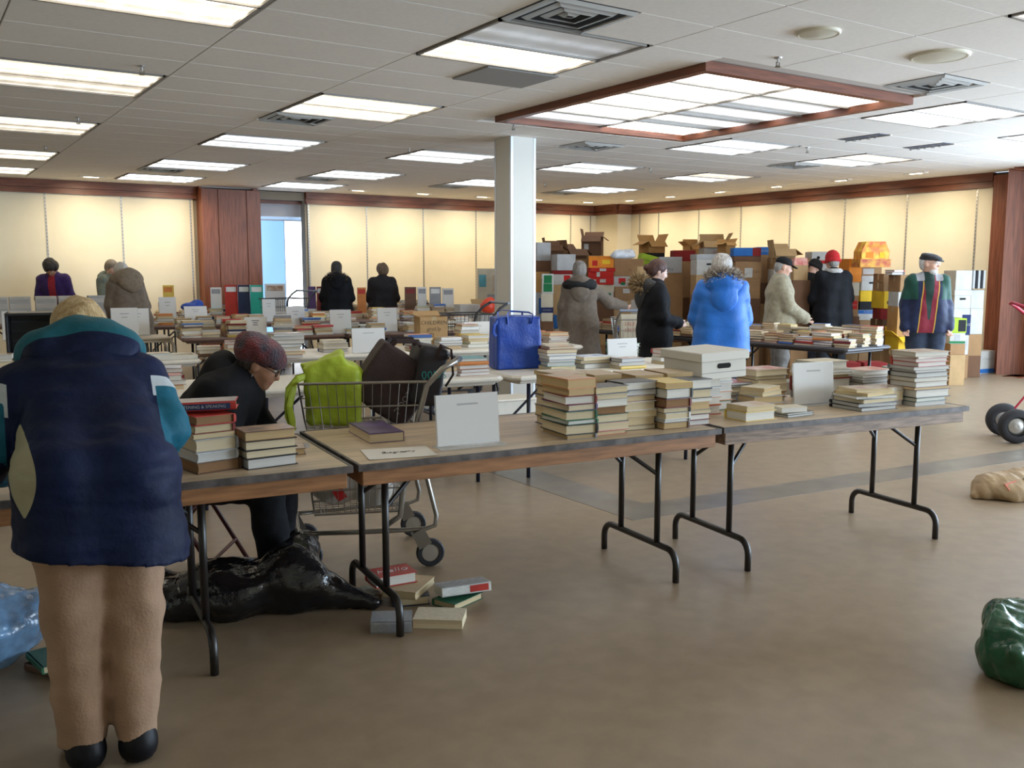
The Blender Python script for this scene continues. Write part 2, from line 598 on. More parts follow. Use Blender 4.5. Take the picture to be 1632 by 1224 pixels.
wall_panels(wall_right, 'y', 7.60, YB, XR, [7.88, 9.03, 10.2, 11.36, 12.53, 13.65, 14.83, 15.43], 1, 0.0, ZP, -1)
struct(MB().box((XL - .1, 6.5, ZC / 2), (.2, 21, ZC)).build('wall_left', M_wall), 'left cream wall of the hall')
wf = MB().box((XL / 2 + 3.7, YF - .1, ZC / 2), (7.5 - XL, .2, ZC)).box((13.1, YF - .1, ZC / 2), (1.2, .2, ZC)).box((10.0, YF - .1, 2.75), (5.0, .2, ZC - 2.6)).box((10.0, YF - .1, .06), (5.0, .2, .12))
struct(wf.build('wall_front', M_wall), 'cream wall with the shop-front windows')
# window frames and glass of the shop front, in the front wall and in the right wall towards the camera
M_glass = mat('window_glass', (1, 1, 1), 0.0, trans=1.0, alpha=0.15)
M_mull = mat('window_mullion', (.25, .25, .26), .4, .7)
for nm, ax, a0, a1, fix in (('window_1', 'y', -1.2, 6.0, XR + .1), ('window_2', 'x', 7.5, 12.5, YF - .1)):
    w = MB()
    n = 5
    for i in range(n + 1):
        q = a0 + (a1 - a0) * i / n
        w.box((fix, q, 1.36) if ax == 'y' else (q, fix, 1.36), (.06, .06, 2.48))
    for z in (.14, 2.58):
        w.box((fix, (a0 + a1) / 2, z) if ax == 'y' else ((a0 + a1) / 2, fix, z), (.06, a1 - a0, .06) if ax == 'y' else (a1 - a0, .06, .06))
    wo = struct(w.build(nm, M_mull), 'shop-front window with dark metal mullions')
# corner pier and the wooden cladding
pr = struct(MB().bbox(((13.2 + XR) / 2, YB - .38, ZC / 2), (XR - 13.2 + .1, .8, ZC), .01).build('wall_pier', M_wall), 'cream boxed pier in the far corner')
# wood header trims
def header(n, pts, lab):
    mb = MB()
    (xa, ya), (xb, yb), nx, ny = pts
    L = math.hypot(xb - xa, yb - ya)
    cx, cy = (xa + xb) / 2, (ya + yb) / 2
    dx = abs(xb - xa) > abs(yb - ya)
    def slab(off, th, z0, z1):
        d = (L, th, z1 - z0) if dx else (th, L, z1 - z0)
        mb.box((cx + nx * (off + th / 2), cy + ny * (off + th / 2), (z0 + z1) / 2), d)
    slab(0, .10, ZP + .07, ZC)
    slab(0, .06, ZP + .025, ZP + .07)
    slab(0, .09, ZP - .02, ZP + .025)
    struct(mb.build('trim_%d' % n, M_woodh), lab)
header(2, ((XL, YB), (4.40, YB), 0, -1), 'dark cherry header trim above the far left wall')
header(3, ((6.36, YB), (13.12, YB), 0, -1), 'dark cherry header trim above the far centre wall')
header(4, ((XR, 7.62), (XR, 15.7), -1, 0), 'dark cherry header trim above the right wall')
header(5, ((13.12, YB - .79), (XR, YB - .79), 0, -1), 'short cherry header trim on the corner pier')
header(6, ((13.14, YB - .8), (13.14, YB), -1, 0), 'short cherry header trim on the side of the corner pier')
header(7, ((4.4, YB + .25), (6.36, YB + .25), 0, -1), 'dark header above the daylit entrance')
def clad(name, lab, x0, x1, y0, y1, seams, axis):
    e = empty(name, ((x0 + x1) / 2, (y0 + y1) / 2, 0))
    struct(e, lab)
    s = [x0 if axis == 'x' else y0] + seams + [x1 if axis == 'x' else y1]
    for a, b in zip(s[:-1], s[1:]):
        if axis == 'x':
            MB().bbox(((a + b) / 2 - e.location.x, 0, ZC / 2 - .02), (b - a - .008, y1 - y0, ZC - .05), .004).build('board', M_wood, e)
        else:
            MB().bbox((0, (a + b) / 2 - e.location.y, ZC / 2 - .02), (x1 - x0, b - a - .008, ZC - .05), .004).build('board', M_wood, e)
    return e
clad('wall_wood_screen', 'reddish cherry wood panel beside the daylit entrance', 4.40, 5.42, YB - .35, YB - .22, [4.68, 5.17], 'x')
struct(MB().box((5.37, YB - .05, ZC / 2), (.08, .4, ZC)).box((4.43, YB - .11, ZC / 2), (.04, .22, ZC)).build('wall_wood_return', M_wood), 'end of the cherry wood panel at the entrance')
clad('wall_wood_cladding', 'tall cherry wood cladding at right edge of the hall', XR - .12, XR + .0, 6.0, 7.60, [7.22, 6.6], 'y')
# entrance recess: side walls, soffit, glass
en = MB()
en.box((5.9, YB + 3.1, 1.45), (2.6, .1, 2.9)).box((4.6, YB + 1.6, 1.45), (.1, 3.0, 2.9)).box((7.2, YB + 1.6, 1.45), (.1, 3.0, 2.9)).box((5.9, YB + 1.6, 2.93), (2.6, 3.2, .06))
struct(en.build('wall_entrance', mat('entrance_white', (.70, .76, .82), .6)), 'white recess of the daylit entrance')
struct(MB().box((6.0, YB + .42, 2.62), (.9, .06, .28)).build('trim_8', mat('lintel_pale', (.62, .62, .66), .6)), 'pale lintel above the entrance')
dw = empty('door_1', (6.0, YB + 1.2, 0))
struct(dw, 'daylit glazed entrance doorway')
MB().box((.62, 0, 1.22), (.46, .02, 2.44)).build('pane', mat('daylit_glass', (.9, .95, 1), .2, emit=(.93, .98, 1.0), estr=2.6), dw)
MB().box((-.02, 0, 1.22), (.80, .02, 2.44)).build('pane', mat('blue_glow_pane', (.30, .45, .60), .25, emit=(.28, .58, 1.0), estr=.62), dw)  # blue daylight on the corridor wall, put in as this pane's own glow
MB().box((.385, -.02, 1.22), (.012, .03, 2.44)).box((.2, -.02, 2.455), (1.3, .05, .03)).build('door_frame', mat('door_frame_white', (.8, .82, .85), .4), dw)

# ---- the white column with metal corner guards
cx0, cx1, cy0, cy1 = 5.565, 5.885, 8.43, 8.75
col = empty('wall_column', ((cx0 + cx1) / 2, (cy0 + cy1) / 2, 0))
struct(col, 'square white column with metal corner guards')
MB().box((0, 0, ZC / 2), (cx1 - cx0, cy1 - cy0, ZC)).build('shaft', mat('column_paint', (.74, .72, .66), .6), col)
for sx in (-1, 1):
    for sy in (-1, 1):
        mb = MB()
        mb.box((sx * (.16 - .012), sy * (.161), ZC / 2), (.028, .006, ZC - .002)).box((sx * .161, sy * (.16 - .012), ZC / 2), (.006, .028, ZC - .002))
        mb.build('corner_guard', mat('corner_guard_metal', (.72, .76, .82), .35, .55), col)

# ---- wall washers: small recessed fixtures along the walls, warm
M_spot = mat('washer_lamp', (1, .9, .7), .4, emit=(1.0, .80, .50), estr=6.0)
k = 0
washers = [(x, YB - .95, 'x') for x in (2.6, 3.9, 7.0, 8.3, 9.6, 10.9, 12.2)] + [(XR - .95, y, 'y') for y in (8.3, 9.6, 10.9, 12.2, 13.5, 14.7)]
ordn = ['first', 'second', 'third', 'fourth', 'fifth', 'sixth', 'seventh', 'eighth', 'ninth', 'tenth']
cnt = {'x': 0, 'y': 0}
for x, y, ax in washers:
    w = 'far' if ax == 'x' else 'right'
    t = empty('wall_washer', (x, y, ZC), 0, '%s small recessed warm spotlight %s along the %s wall' % (ordn[cnt[ax]], 'from the left' if ax == 'x' else 'from the wood cladding', w), 'light', 'recessed wall washers')
    cnt[ax] += 1
    d = (.34, .10) if ax == 'x' else (.10, .34)
    MB().box((0, 0, -.004), (d[0], d[1], .012)).build('trim_plate', M_white, t)
    MB().box((0, 0, -.012), (d[0] * .6, d[1] * .5, .006)).build('lamp', M_spot, t)
    tx, ty = (x, YB, 1.9) if ax == 'x' else (XR, y, 1.9), None
    a = area_light('wall_washer_beam', (x, y, ZC - .03), (x, YB - .02, 1.35) if ax == 'x' else (XR - .02, y, 1.35), .25, .1, 7.0 if ax == 'x' else 7.2, (1.0, .85, .60))
    a.data.spread = R(120)
    a.parent = t
    a.location = (0, 0, -.03)
# ================================================================== tables
M_top = mat('table_laminate', (0.56, 0.43, 0.29), rough=0.38, noise=0.18, nscale=3.0, stretch=(1, 6, 1), spec=0.45, bump=.01)
M_edge = mat('table_edge', (0.10, 0.085, 0.08), rough=0.5, noise=0.45, nscale=18)
M_apron = mat('table_apron_wood', (0.33, 0.15, 0.06), rough=0.5, noise=0.25, nscale=6, stretch=(1, 4, 10))
M_apron2 = mat('table_apron_grey_wood', (0.27, 0.19, 0.14), rough=0.55, noise=0.3, nscale=9, stretch=(1, 4, 10))
M_leg = mat('black_steel', (0.014, 0.011, 0.010), rough=0.36, spec=0.6)
M_plast = mat('white_table_plastic', (0.72, 0.68, 0.60), rough=0.45, noise=.03, nscale=20)
M_blueleg = mat('navy_steel', (0.012, 0.016, 0.035), rough=0.35)


def arch_leg(t, x, L, yh, inward):
    """folding leg frame: arched foot bar, two posts, braces"""
    z1 = .15
    f = MB()
    pts = [(x, -yh, .004), (x, -yh, z1 * .55)]
    for k in range(1, 6):
        a = PI / 2 * k / 5
        pts.append((x, -yh + .07 * (1 - math.cos(a)), z1 * .55 + .07 * math.sin(a)))
    pts += [(p[0], -p[1], p[2]) for p in reversed(pts)]
    f.tube(pts, .0165, 10)
    f.build('leg_foot_bar', M_leg, t, smooth=True)
    zb = z1 * .55 + .07
    for s in (-1, 1):
        MB().cyl((x, s * yh * .5, zb), (x, s * yh * .5, ZT - .05), .015).build('leg', M_leg, t, smooth=True)
    b = MB()
    b.tube([(x, -yh * .5, ZT - .075), (x, yh * .5, ZT - .075)], .011, 8)
    b.build('cross_bar', M_leg, t)
    for s in (-1, 1):
        MB().tube([(x, s * yh * .5, .50), (x + inward * .20, s * yh * .22, ZT - .10), (x + inward * .30, s * yh * .18, ZT - .06)], .010, 8).build('brace', M_leg, t)
    MB().tube([(x, -yh * .2, ZT - .085), (x + inward * .21, -yh * .22, ZT - .1), (x + inward * .21, yh * .22, ZT - .1), (x, yh * .2, ZT - .085)], .007, 6).build('folding_link', M_leg, t)


def wood_table(name, near_left, ang, L, W, label, apron=None, legx=(.22, .22), yh=.31, yoff=-.03):
    """near_left: corner of the top; local x runs along the near edge, y away from it"""
    c = Vector((L / 2, W / 2, 0))
    c = RZ(ang) @ c
    t = empty(name, (near_left[0] + c.x, near_left[1] + c.y, 0), ang, label, 'table', 'brown folding tables')
    MB().bbox((0, 0, ZT - .011), (L - .012, W - .012, .022), .012).build('table_top', M_top, t)
    e = MB()
    for s in (-1, 1):
        e.box((0, s * (W / 2 - .006), ZT - .012), (L, .012, .026)).box((s * (L / 2 - .006), 0, ZT - .012), (.012, W - .024, .026))
    e.build('edge_band', M_edge, t)
    for s in (-1, 1):
        MB().bbox((0, s * (W / 2 - .03), ZT - .055), (L - .04, .026, .062), .003).build('apron', apron or M_apron, t)
        MB().bbox((s * (L / 2 - .035), 0, ZT - .055), (.026, W - .09, .062), .003).build('apron', apron or M_apron, t)
    g = empty('legs_pivot', (0, 0, 0)) if False else None
    for x, inw in ((-L / 2 + legx[0], 1), (L / 2 - legx[1], -1)):
        arch_leg(t, x, L, yh, inw)
    return t


def plastic_table(name, near_left, ang, L, W, label, top=None, leg=None, rounded=.05):
    c = RZ(ang) @ Vector((L / 2, W / 2, 0))
    t = empty(name, (near_left[0] + c.x, near_left[1] + c.y, 0), ang, label, 'table', 'pale folding tables')
    top = top or M_plast
    leg = leg or M_blueleg
    MB().bbox((0, 0, ZT - .02), (L, W, .04), rounded).build('table_top', top, t)
    MB().bbox((0, 0, ZT - .05), (L - .1, W - .1, .022), .02).build('under_rim', top, t)
    for s in (-1, 1):
        x = s * (L / 2 - .17)
        for q in (-1, 1):
            MB().cyl((x, q * W * .36, .002), (x, q * W * .36, ZT - .045), .0145).build('leg', leg, t, smooth=True)
        MB().cyl((x, -W * .36, .16), (x, W * .36, .16), .011).build('cross_bar', leg, t)
        MB().tube([(x, 0, .17), (x, 0, .40), (x - s * .34, 0, ZT - .06)], .010, 8).build('brace', leg, t)
    return t


wood_table('folding_table', (-.352, 3.378), R(-5.8), 1.76, .80, 'brown folding table under the bending woman and left book stacks', legx=(.3, .52))
wood_table('folding_table', (1.42, 3.20), R(-5.8), 1.765, .85, 'brown folding table in middle foreground holding a sheet of paper', legx=(.20, .16), yoff=0)
wood_table('folding_table', (3.20, 3.03), R(-8.4), 1.65, .80, 'greyish folding table at front right with large book stacks', apron=M_apron2, legx=(.24, .10))
plastic_table('folding_table', (-.06, 5.88), R(-7.5), 1.76, .76, 'white folding table seen between the two women at left')
plastic_table('folding_table', (1.73, 5.64), R(-8.3), 1.80, .76, 'white folding table right behind the loaded trolley')
plastic_table('folding_table', (3.55, 5.33), R(-6.0), 1.76, .78, 'white folding table carrying the bright blue shopping bag')
plastic_table('folding_table', (.32, 8.02), R(-6.2), 1.78, .78, 'white folding table with black crate behind the bending woman')
plastic_table('folding_table', (2.13, 7.74), R(-8.2), 1.76, .78, 'white folding table beyond the knitted beret')
plastic_table('folding_table', (3.90, 7.46), R(-8.2), 1.76, .78, 'white folding table in front of the lettered carton')
M_brown = mat('brown_table_top', (0.17, 0.10, 0.075), rough=.5, noise=.15, nscale=4)
M_grey_top = mat('dark_table_top', (0.05, 0.045, 0.05), rough=.45)
plastic_table('folding_table', (2.55, 10.33), R(-9), 1.8, .76, 'brown folding table of paperbacks with leaning white notice', M_brown, M_leg, .02)
plastic_table('folding_table', (4.36, 10.02), R(-8), 1.8, .76, 'brown folding table crammed with books left of the white column', M_brown, M_leg, .02)
plastic_table('folding_table', (2.7, 13.0), R(-6), 1.8, .76, 'brown folding table behind the paperback table, fourth rank', M_brown, M_leg, .02)
plastic_table('folding_table', (4.55, 12.8), R(-6), 1.8, .76, 'brown folding table in front of black-coated far browsers', M_brown, M_leg, .02)
plastic_table('folding_table', (6.4, 12.5), R(-6), 1.05, .76, 'brown folding table far left of the carton pile', M_brown, M_leg, .02)
plastic_table('folding_table', (-.2, 14.3), R(-2), 1.8, .76, 'brown folding table with white file boxes at far left', M_brown, M_leg, .02)
plastic_table('folding_table', (1.65, 14.25), R(-2), 1.8, .76, 'brown folding table by far wall behind taupe-coated browser', M_brown, M_leg, .02)
plastic_table('folding_table', (3.5, 15.2), R(-2), 1.8, .7, 'brown folding table before the cherry wood panel', M_brown, M_leg, .02)
plastic_table('folding_table', (5.35, 15.1), R(-2), 1.8, .7, 'brown folding table before the daylit entrance', M_brown, M_leg, .02)
plastic_table('folding_table', (7.2, 15.0), R(-2), 1.8, .7, 'brown folding table by far wall, right of two black coats', M_brown, M_leg, .02)
plastic_table('folding_table', (8.22, 5.58), R(90) + R(3), 1.80, .76, 'dark folding table of paperbacks at right, beside blue parka', M_grey_top, M_leg, .02)
plastic_table('folding_table', (8.12, 7.48), R(90) + R(1), 1.80, .74, 'dark folding table with blue-yellow cartons stored underneath', M_grey_top, M_leg, .02)
# beige tubular desk in the middle left
t = empty('school_desk', (1.80, 11.0, 0), R(-4), 'beige desk with rounded tubular frame behind the bending woman', 'desk')
M_beige = mat('beige_steel', (.50, .44, .34), .4)
MB().bbox((0, 0, ZT - .015), (1.5, .55, .03), .02).build('desk_top', mat('desk_top_tan', (.48, .40, .29), .5), t)
for s in (-1, 1):
    x = s * .70
    MB().tube([(x - s * .06, -.24, ZT - .04)] + [(x + s * (.07 * math.sin(a) - .06 + .06), -.24, ZT - .04 - .07 + .07 * math.cos(a)) for a in (.4, .8, 1.2, PI / 2)] + [(x + s * .07, -.24, .005)], .018, 8).build('leg', M_beige, t, smooth=True)
    MB().tube([(x + s * .02, .24, ZT - .03), (x + s * .07, .24, .6), (x + s * .07, .24, .005)], .018, 8).build('leg', M_beige, t, smooth=True)
MB().cyl((-.7, -.24, ZT - .045), (.7, -.24, ZT - .045), .014).build('front_rail', M_beige, t)

# ================================================================== books
COV = {
    'black': (.012, .012, .014), 'navy': (.02, .035, .10), 'brown': (.13, .065, .035), 'dark red': (.20, .02, .02), 'red': (.50, .04, .03),
    'green': (.03, .14, .075), 'tan': (.50, .36, .20), 'cream': (.66, .58, .42), 'white': (.74, .74, .72), 'grey': (.30, .31, .33),
    'orange': (.62, .22, .06), 'teal': (.05, .28, .34), 'yellow': (.70, .50, .10), 'purple': (.10, .05, .16), 'blue': (.06, .15, .42), 'pink': (.60, .28, .30)}
CM = {k: mat('cover_' + k.replace(' ', '_'), v, rough=.38, noise=.1, nscale=9) for k, v in COV.items()}


def page_mat(name, c):
    if name in MATS: return MATS[name]
    m = bpy.data.materials.new(name)
    m.use_nodes = True
    nt = m.node_tree
    p = nt.nodes['Principled BSDF']
    p.inputs['Roughness'].default_value = .9
    p.inputs['Specular IOR Level'].default_value = .1
    tc = nt.nodes.new('ShaderNodeTexCoord')
    mp = nt.nodes.new('ShaderNodeMapping')
    mp.inputs['Scale'].default_value = (.6, .6, 46)
    nt.links.new(tc.outputs['Object'], mp.inputs['Vector'])
    n = nt.nodes.new('ShaderNodeTexNoise')
    n.inputs['Scale'].default_value = 1.0
    n.inputs['Detail'].default_value = 3
    nt.links.new(mp.outputs['Vector'], n.inputs['Vector'])
    mx = nt.nodes.new('ShaderNodeMix'); mx.data_type = 'RGBA'
    mx.inputs[6].default_value = (*[q * .72 for q in c], 1)
    mx.inputs[7].default_value = (*[min(1, q * 1.12) for q in c], 1)
    nt.links.new(n.outputs['Fac'], mx.inputs['Factor'])
    nt.links.new(mx.outputs[2], p.inputs['Base Color'])
    MATS[name] = m
    return m


PG = {'cream': page_mat('pages_cream', (.74, .62, .42)), 'white': page_mat('pages_white', (.80, .77, .70)), 'tan': page_mat('pages_tan', (.60, .43, .23)),
      'aged': page_mat('pages_aged', (.68, .55, .34)), 'grey': page_mat('pages_grey', (.68, .66, .62)), 'brown': page_mat('pages_brown', (.33, .19, .10))}


def _cover_mesh(hard):
    b = .075
    mb = MB()
    mb.box((0, 0, b / 2), (1, 1, b)).box((0, 0, 1 - b / 2), (1, 1, b))
    # rounded spine at -x
    prof = [(-.5, 0), (-.525, .18), (-.532, .5), (-.525, .82), (-.5, 1), (-.465, 1), (-.465, 0)] if hard else [(-.5, 0), (-.5, 1), (-.49, 1), (-.49, 0)]
    mb.prism([(x, z) for x, z in prof], -.5, .5, M=Matrix(((1, 0, 0), (0, 0, -1), (0, 1, 0))))
    return mb.mesh('book_cover')


def _pages_mesh(hard):
    b = .075
    i = .035 if hard else .004
    # fore edge slightly hollow
    fx = .5 - i
    prof = [(-.48, b), (fx, b), (fx - .012, .3), (fx - .018, .5), (fx - .012, .7), (fx, 1 - b), (-.48, 1 - b)]
    return MB().prism([(x, z) for x, z in prof], -.5 + i, .5 - i, M=Matrix(((1, 0, 0), (0, 0, -1), (0, 1, 0)))).mesh('book_pages')


ME_COV = {h: _cover_mesh(h) for h in (True, False)}
ME_PG = {h: _pages_mesh(h) for h in (True, False)}
for d in (ME_COV, ME_PG):
    for m in d.values():
        m.materials.append(None)
N_BOOK = [0]
STUFF_BOOKS = MB()
STUFF_IDX = {}
STUFF_MATS = []


def _stuff_slot(m):
    if m.name not in STUFF_IDX:
        STUFF_IDX[m.name] = len(STUFF_MATS)
        STUFF_MATS.append(m)
    return STUFF_IDX[m.name]


def add_book(loc, size, rz, cover, page, label, hard=True, art=None, tilt=None, group=None, individual=True):
    w, l, h = size
    if not individual:
        M = RZ(rz)
        v = Vector(loc)
        b = h * .08
        STUFF_BOOKS.box(v + Vector((0, 0, h / 2)), (w * .97, l * .97, h - 2 * b), M, _stuff_slot(PG[page]))
        ci = _stuff_slot(CM[cover])
        STUFF_BOOKS.box(v + Vector((0, 0, b / 2)), (w, l, b), M, ci).box(v + Vector((0, 0, h - b / 2)), (w, l, b), M, ci)
        STUFF_BOOKS.box(v + M @ Vector((-w / 2 + .002, 0, 0)) + Vector((0, 0, h / 2)), (.005, l, h), M, ci)
        return None
    N_BOOK[0] += 1
    e = empty('book', loc, rz, label, 'book', group)
    if tilt: e.rotation_euler = (tilt[0], tilt[1], rz)
    c = link('cover', ME_COV[hard], e, scale=(w, l, h)); setmat(c, CM[cover])
    p = link('pages', ME_PG[hard], e, scale=(w, l, h)); setmat(p, PG[page])
    if art:
        o = MB().box((0, 0, 0), (w * .96, l * .96, .0012)).build('cover_print', art, e, (0, 0, h + .0005))
    return e


ORD = ['bottom book', 'second book up', 'third book up', 'fourth book up', 'fifth book up', 'sixth book up', 'seventh book up', 'eighth book up', 'ninth book up',
       'tenth book up', 'eleventh book up', 'twelfth book up', 'thirteenth book up', 'fourteenth book up']


def stack(xy, z, books, desc, group, base_rz=0.0, rnd=None, individual=True):
    """books from the bottom: (w, l, h, rz, cover, page, hard[, art[, dx, dy]])"""
    zz = z
    for i, b in enumerate(books):
        w, l, h, rz, cv, pg, hard = b[:7]
        art = b[7] if len(b) > 7 else None
        dx, dy = (b[8], b[9]) if len(b) > 9 else (0, 0)
        lab = '%s, %s cover, %s' % (ORD[i] if len(books) > 1 else 'single book', cv, desc)
        add_book((xy[0] + dx, xy[1] + dy, zz), (w, l, h), base_rz + rz, cv, pg, lab, hard, art, None, group, individual)
        zz += h + .0005
    return zz


def two_tone(name, a, b, sc=14, rough=.35):
    return mat(name, a, rough=rough, col2=b, nscale=sc)


A_news = two_tone('print_grey_red', (.32, .31, .34), (.55, .45, .40), 10)
A_face = two_tone('print_tan_art', (.62, .42, .26), (.20, .16, .14), 9)
A_orange = two_tone('print_orange_art', (.60, .28, .10), (.50, .42, .32), 7)
A_purple = two_tone('print_purple_art', (.035, .02, .05), (.13, .07, .22), 8)
A_warm = two_tone('print_warm_art', (.55, .33, .18), (.66, .60, .50), 8)
A_cool = two_tone('print_cool_art', (.16, .25, .45), (.70, .72, .74), 9)
A_red = two_tone('print_red_art', (.50, .05, .04), (.62, .50, .42), 9)
A_multi = two_tone('print_multi_art', (.60, .55, .45), (.35, .18, .12), 12)
N = R(-90)      # fore-edge towards the camera's right side (-Y)
W = R(180)      # fore-edge towards the camera's left side (-X)

G1 = 'books on the left front table'
top = stack((.93, 3.50), ZT, [(.17, .24, .042, W + .30, 'brown', 'brown', True), (.155, .225, .034, W + .28, 'white', 'grey', True), (.16, .235, .050, W + .25, 'grey', 'cream', True),
                        (.155, .225, .018, W + .2, 'tan', 'aged', False), (.15, .22, .03, W + .22, 'dark red', 'aged', True), (.15, .225, .034, W + .26, 'red', 'brown', True)],
      'taller left stack by the bending woman', G1, R(-8))
b = add_book((.94, 3.52, top + .008), (.165, .24, .032), R(70), 'red', 'cream', 'red book with dark lettered spine topping the left stack', True, A_news, (R(-1), R(2)), G1)
sp = MB().box((0, 0, 0), (.0015, .20, .022)).build('spine_label', CM['navy'], b, (-.0895, 0, .015))
lettering('LISTENING & SPEAKING', .016, CM['white'], b, (-.091, 0, .015), (R(90), 0, R(-90)))
stack((1.137, 3.42), ZT, [(.135, .20, .040, N + .12, 'black', 'grey', True), (.135, .205, .030, N + .10, 'black', 'cream', True), (.135, .20, .034, N + .06, 'black', 'cream', True),
                          (.135, .20, .036, N + .05, 'brown', 'tan', True, A_face)], 'shorter stack beside the taller left stack', G1, R(-4))
stack((1.27, 3.60), ZT, [(.12, .17, .025, N - .3, 'brown', 'tan', True, A_face)], 'behind the shorter left stack', G1)
stack((1.36, 3.69), ZT, [(.06, .10, .008, N - .3, 'grey', 'grey', False)], 'tiny booklet beside the single brown book', G1)

G2 = 'books on the middle front table'
stack((1.745, 3.74), ZT, [(.155, .33, .042, W - R(8), 'purple', 'cream', False, A_purple)], 'dark purple art cover, alone beside the paper sheet', G2)
T1r = R(-7)
stack((2.485, 3.295), ZT, [(.15, .24, .020, W, 'grey', 'tan', True), (.16, .245, .045, W - .02, 'black', 'cream', True), (.155, .24, .018, W + .05, 'green', 'white', True), (.155, .24, .040, W - .03, 'green', 'cream', True),
                          (.15, .23, .028, W + .06, 'purple', 'cream', True), (.155, .235, .038, W - .05, 'dark red', 'white', True)], 'leftmost stack of the middle book wall', G2, T1r)
stack((2.485, 3.30), ZT + .192, [(.135, .22, .030, W + .06, 'tan', 'tan', False), (.15, .23, .042, W + .05, 'orange', 'tan', False, A_orange)], 'topping the leftmost stack of the middle wall', G2, T1r)
stack((2.655, 3.255), ZT, [(.13, .17, .018, N + .05, 'red', 'aged', True), (.13, .19, .038, N, 'pink', 'cream', False), (.13, .19, .036, N + .05, 'green', 'cream', True), (.13, .17, .034, N - .05, 'brown', 'brown', True),
                          (.13, .19, .032, N + .06, 'cream', 'white', True), (.13, .19, .026, N, 'grey', 'cream', True), (.13, .19, .033, N + .1, 'black', 'aged', True)], 'second stack of the middle book wall', G2, T1r)
stack((2.845, 3.285), ZT, [(.14, .20, .022, N, 'black', 'cream', True), (.14, .19, .038, N + .03, 'tan', 'aged', True), (.14, .20, .030, N - .05, 'cream', 'aged', False), (.14, .19, .042, N + .02, 'white', 'cream', True),
                          (.14, .19, .028, N + .08, 'dark red', 'aged', True), (.14, .20, .024, N + .02, 'grey', 'grey', True), (.14, .20, .038, N + .06, 'black', 'white', True)], 'third stack of the middle book wall', G2, T1r)
stack((3.01, 3.22), ZT, [(.145, .16, .032, W, 'brown', 'tan', True), (.145, .17, .014, W, 'grey', 'white', True), (.145, .17, .030, W + .04, 'white', 'cream', True), (.15, .17, .024, W - .03, 'black', 'cream', True),
                        (.145, .18, .042, W + .03, 'dark red', 'brown', True), (.15, .19, .048, W + .04, 'black', 'white', True), (.15, .20, .028, W - .04, 'yellow', 'tan', False)],
      'fourth stack of the middle wall, before file box', G2, T1r)
stack((3.165, 3.22), ZT, [(.125, .145, .026, N, 'dark red', 'grey', True), (.125, .145, .026, N + .04, 'dark red', 'white', True), (.12, .17, .022, N - .02, 'black', 'cream', True), (.125, .145, .038, N + .05, 'tan', 'tan', True),
                         (.125, .16, .016, N + .02, 'cream', 'white', False), (.13, .155, .044, N - .02, 'black', 'cream', True), (.13, .155, .046, N + .03, 'black', 'white', True)], 'rightmost stack of the middle book wall', G2, T1r)
# rear rank of the middle book wall
stack((2.62, 3.545), ZT, [(.15, .22, .04, W, 'navy', 'cream', True), (.15, .22, .05, W, 'tan', 'aged', False), (.15, .22, .05, W + .05, 'grey', 'cream', True), (.15, .22, .045, W, 'brown', 'aged', True), (.15, .22, .05, W - .06, 'tan', 'aged', False),
                         (.16, .22, .018, W + .05, 'tan', 'aged', False, A_warm)], 'rear left stack behind the middle book wall', G2, T1r)
stack((2.83, 3.52), ZT, [(.15, .22, .05, W, 'green', 'cream', True), (.15, .22, .05, W, 'tan', 'aged', False), (.15, .22, .05, W + .05, 'grey', 'cream', True), (.15, .22, .05, W, 'brown', 'aged', True), (.15, .22, .04, W - .06, 'tan', 'tan', False)],
      'rear centre stack behind the middle book wall', G2, T1r)
stack((3.03, 3.45), ZT, [(.16, .22, .05, W, 'green', 'cream', True), (.16, .22, .05, W, 'tan', 'aged', False), (.16, .22, .05, W + .05, 'grey', 'cream', True), (.16, .22, .05, W, 'brown', 'aged', True), (.16, .22, .0325, W - .06, 'tan', 'tan', False)],
      'rear stack behind the fourth wall stack', G2, T1r)
stack((3.22, 3.44), ZT, [(.15, .22, .05, W, 'green', 'cream', True), (.15, .22, .05, W, 'tan', 'aged', False), (.15, .22, .05, W + .05, 'grey', 'cream', True), (.15, .22, .05, W, 'brown', 'aged', True), (.15, .22, .0325, W - .06, 'tan', 'tan', False)],
      'rear stack behind the rightmost wall stack', G2, T1r)

G3 = 'books on the right front table'
T2r = R(-9)
stack((3.52, 3.16), ZT, [(.15, .20, .048, N + .08, 'yellow', 'white', True), (.14, .19, .026, N + .12, 'tan', 'aged', False, A_warm)], 'pair with orange-yellow cover near table joint', G3, T2r)
stack((3.79, 3.13), ZT, [(.13, .20, .012, N + .15, 'black', 'grey', True), (.13, .19, .008, N + .1, 'black', 'white', True), (.10, .15, .026, N - .1, 'cream', 'white', False, None, -.02, .0)], 'small low pile in front of the white notice', G3, T2r)
stack((4.315, 3.08), ZT, [(.22, .27, .020, N + .05, 'black', 'grey', True), (.22, .27, .020, N - .05, 'black', 'grey', True), (.22, .25, .022, N + .06, 'grey', 'cream', True), (.20, .26, .014, N - .1, 'grey', 'white', False),
                        (.20, .24, .016, N + .2, 'yellow', 'aged', False, A_warm), (.17, .22, .016, N - .15, 'yellow', 'cream', False, A_multi)], 'low pile of large flat books right of notice', G3, T2r)
stack((4.535, 3.10), ZT, [(.14, .10, .03, N, 'pink', 'grey', False), (.15, .10, .05, N, 'cream', 'cream', False), (.14, .14, .022, N + .1, 'tan', 'white', False, A_multi)], 'narrow pile between flat books and tall stack', G3, T2r)
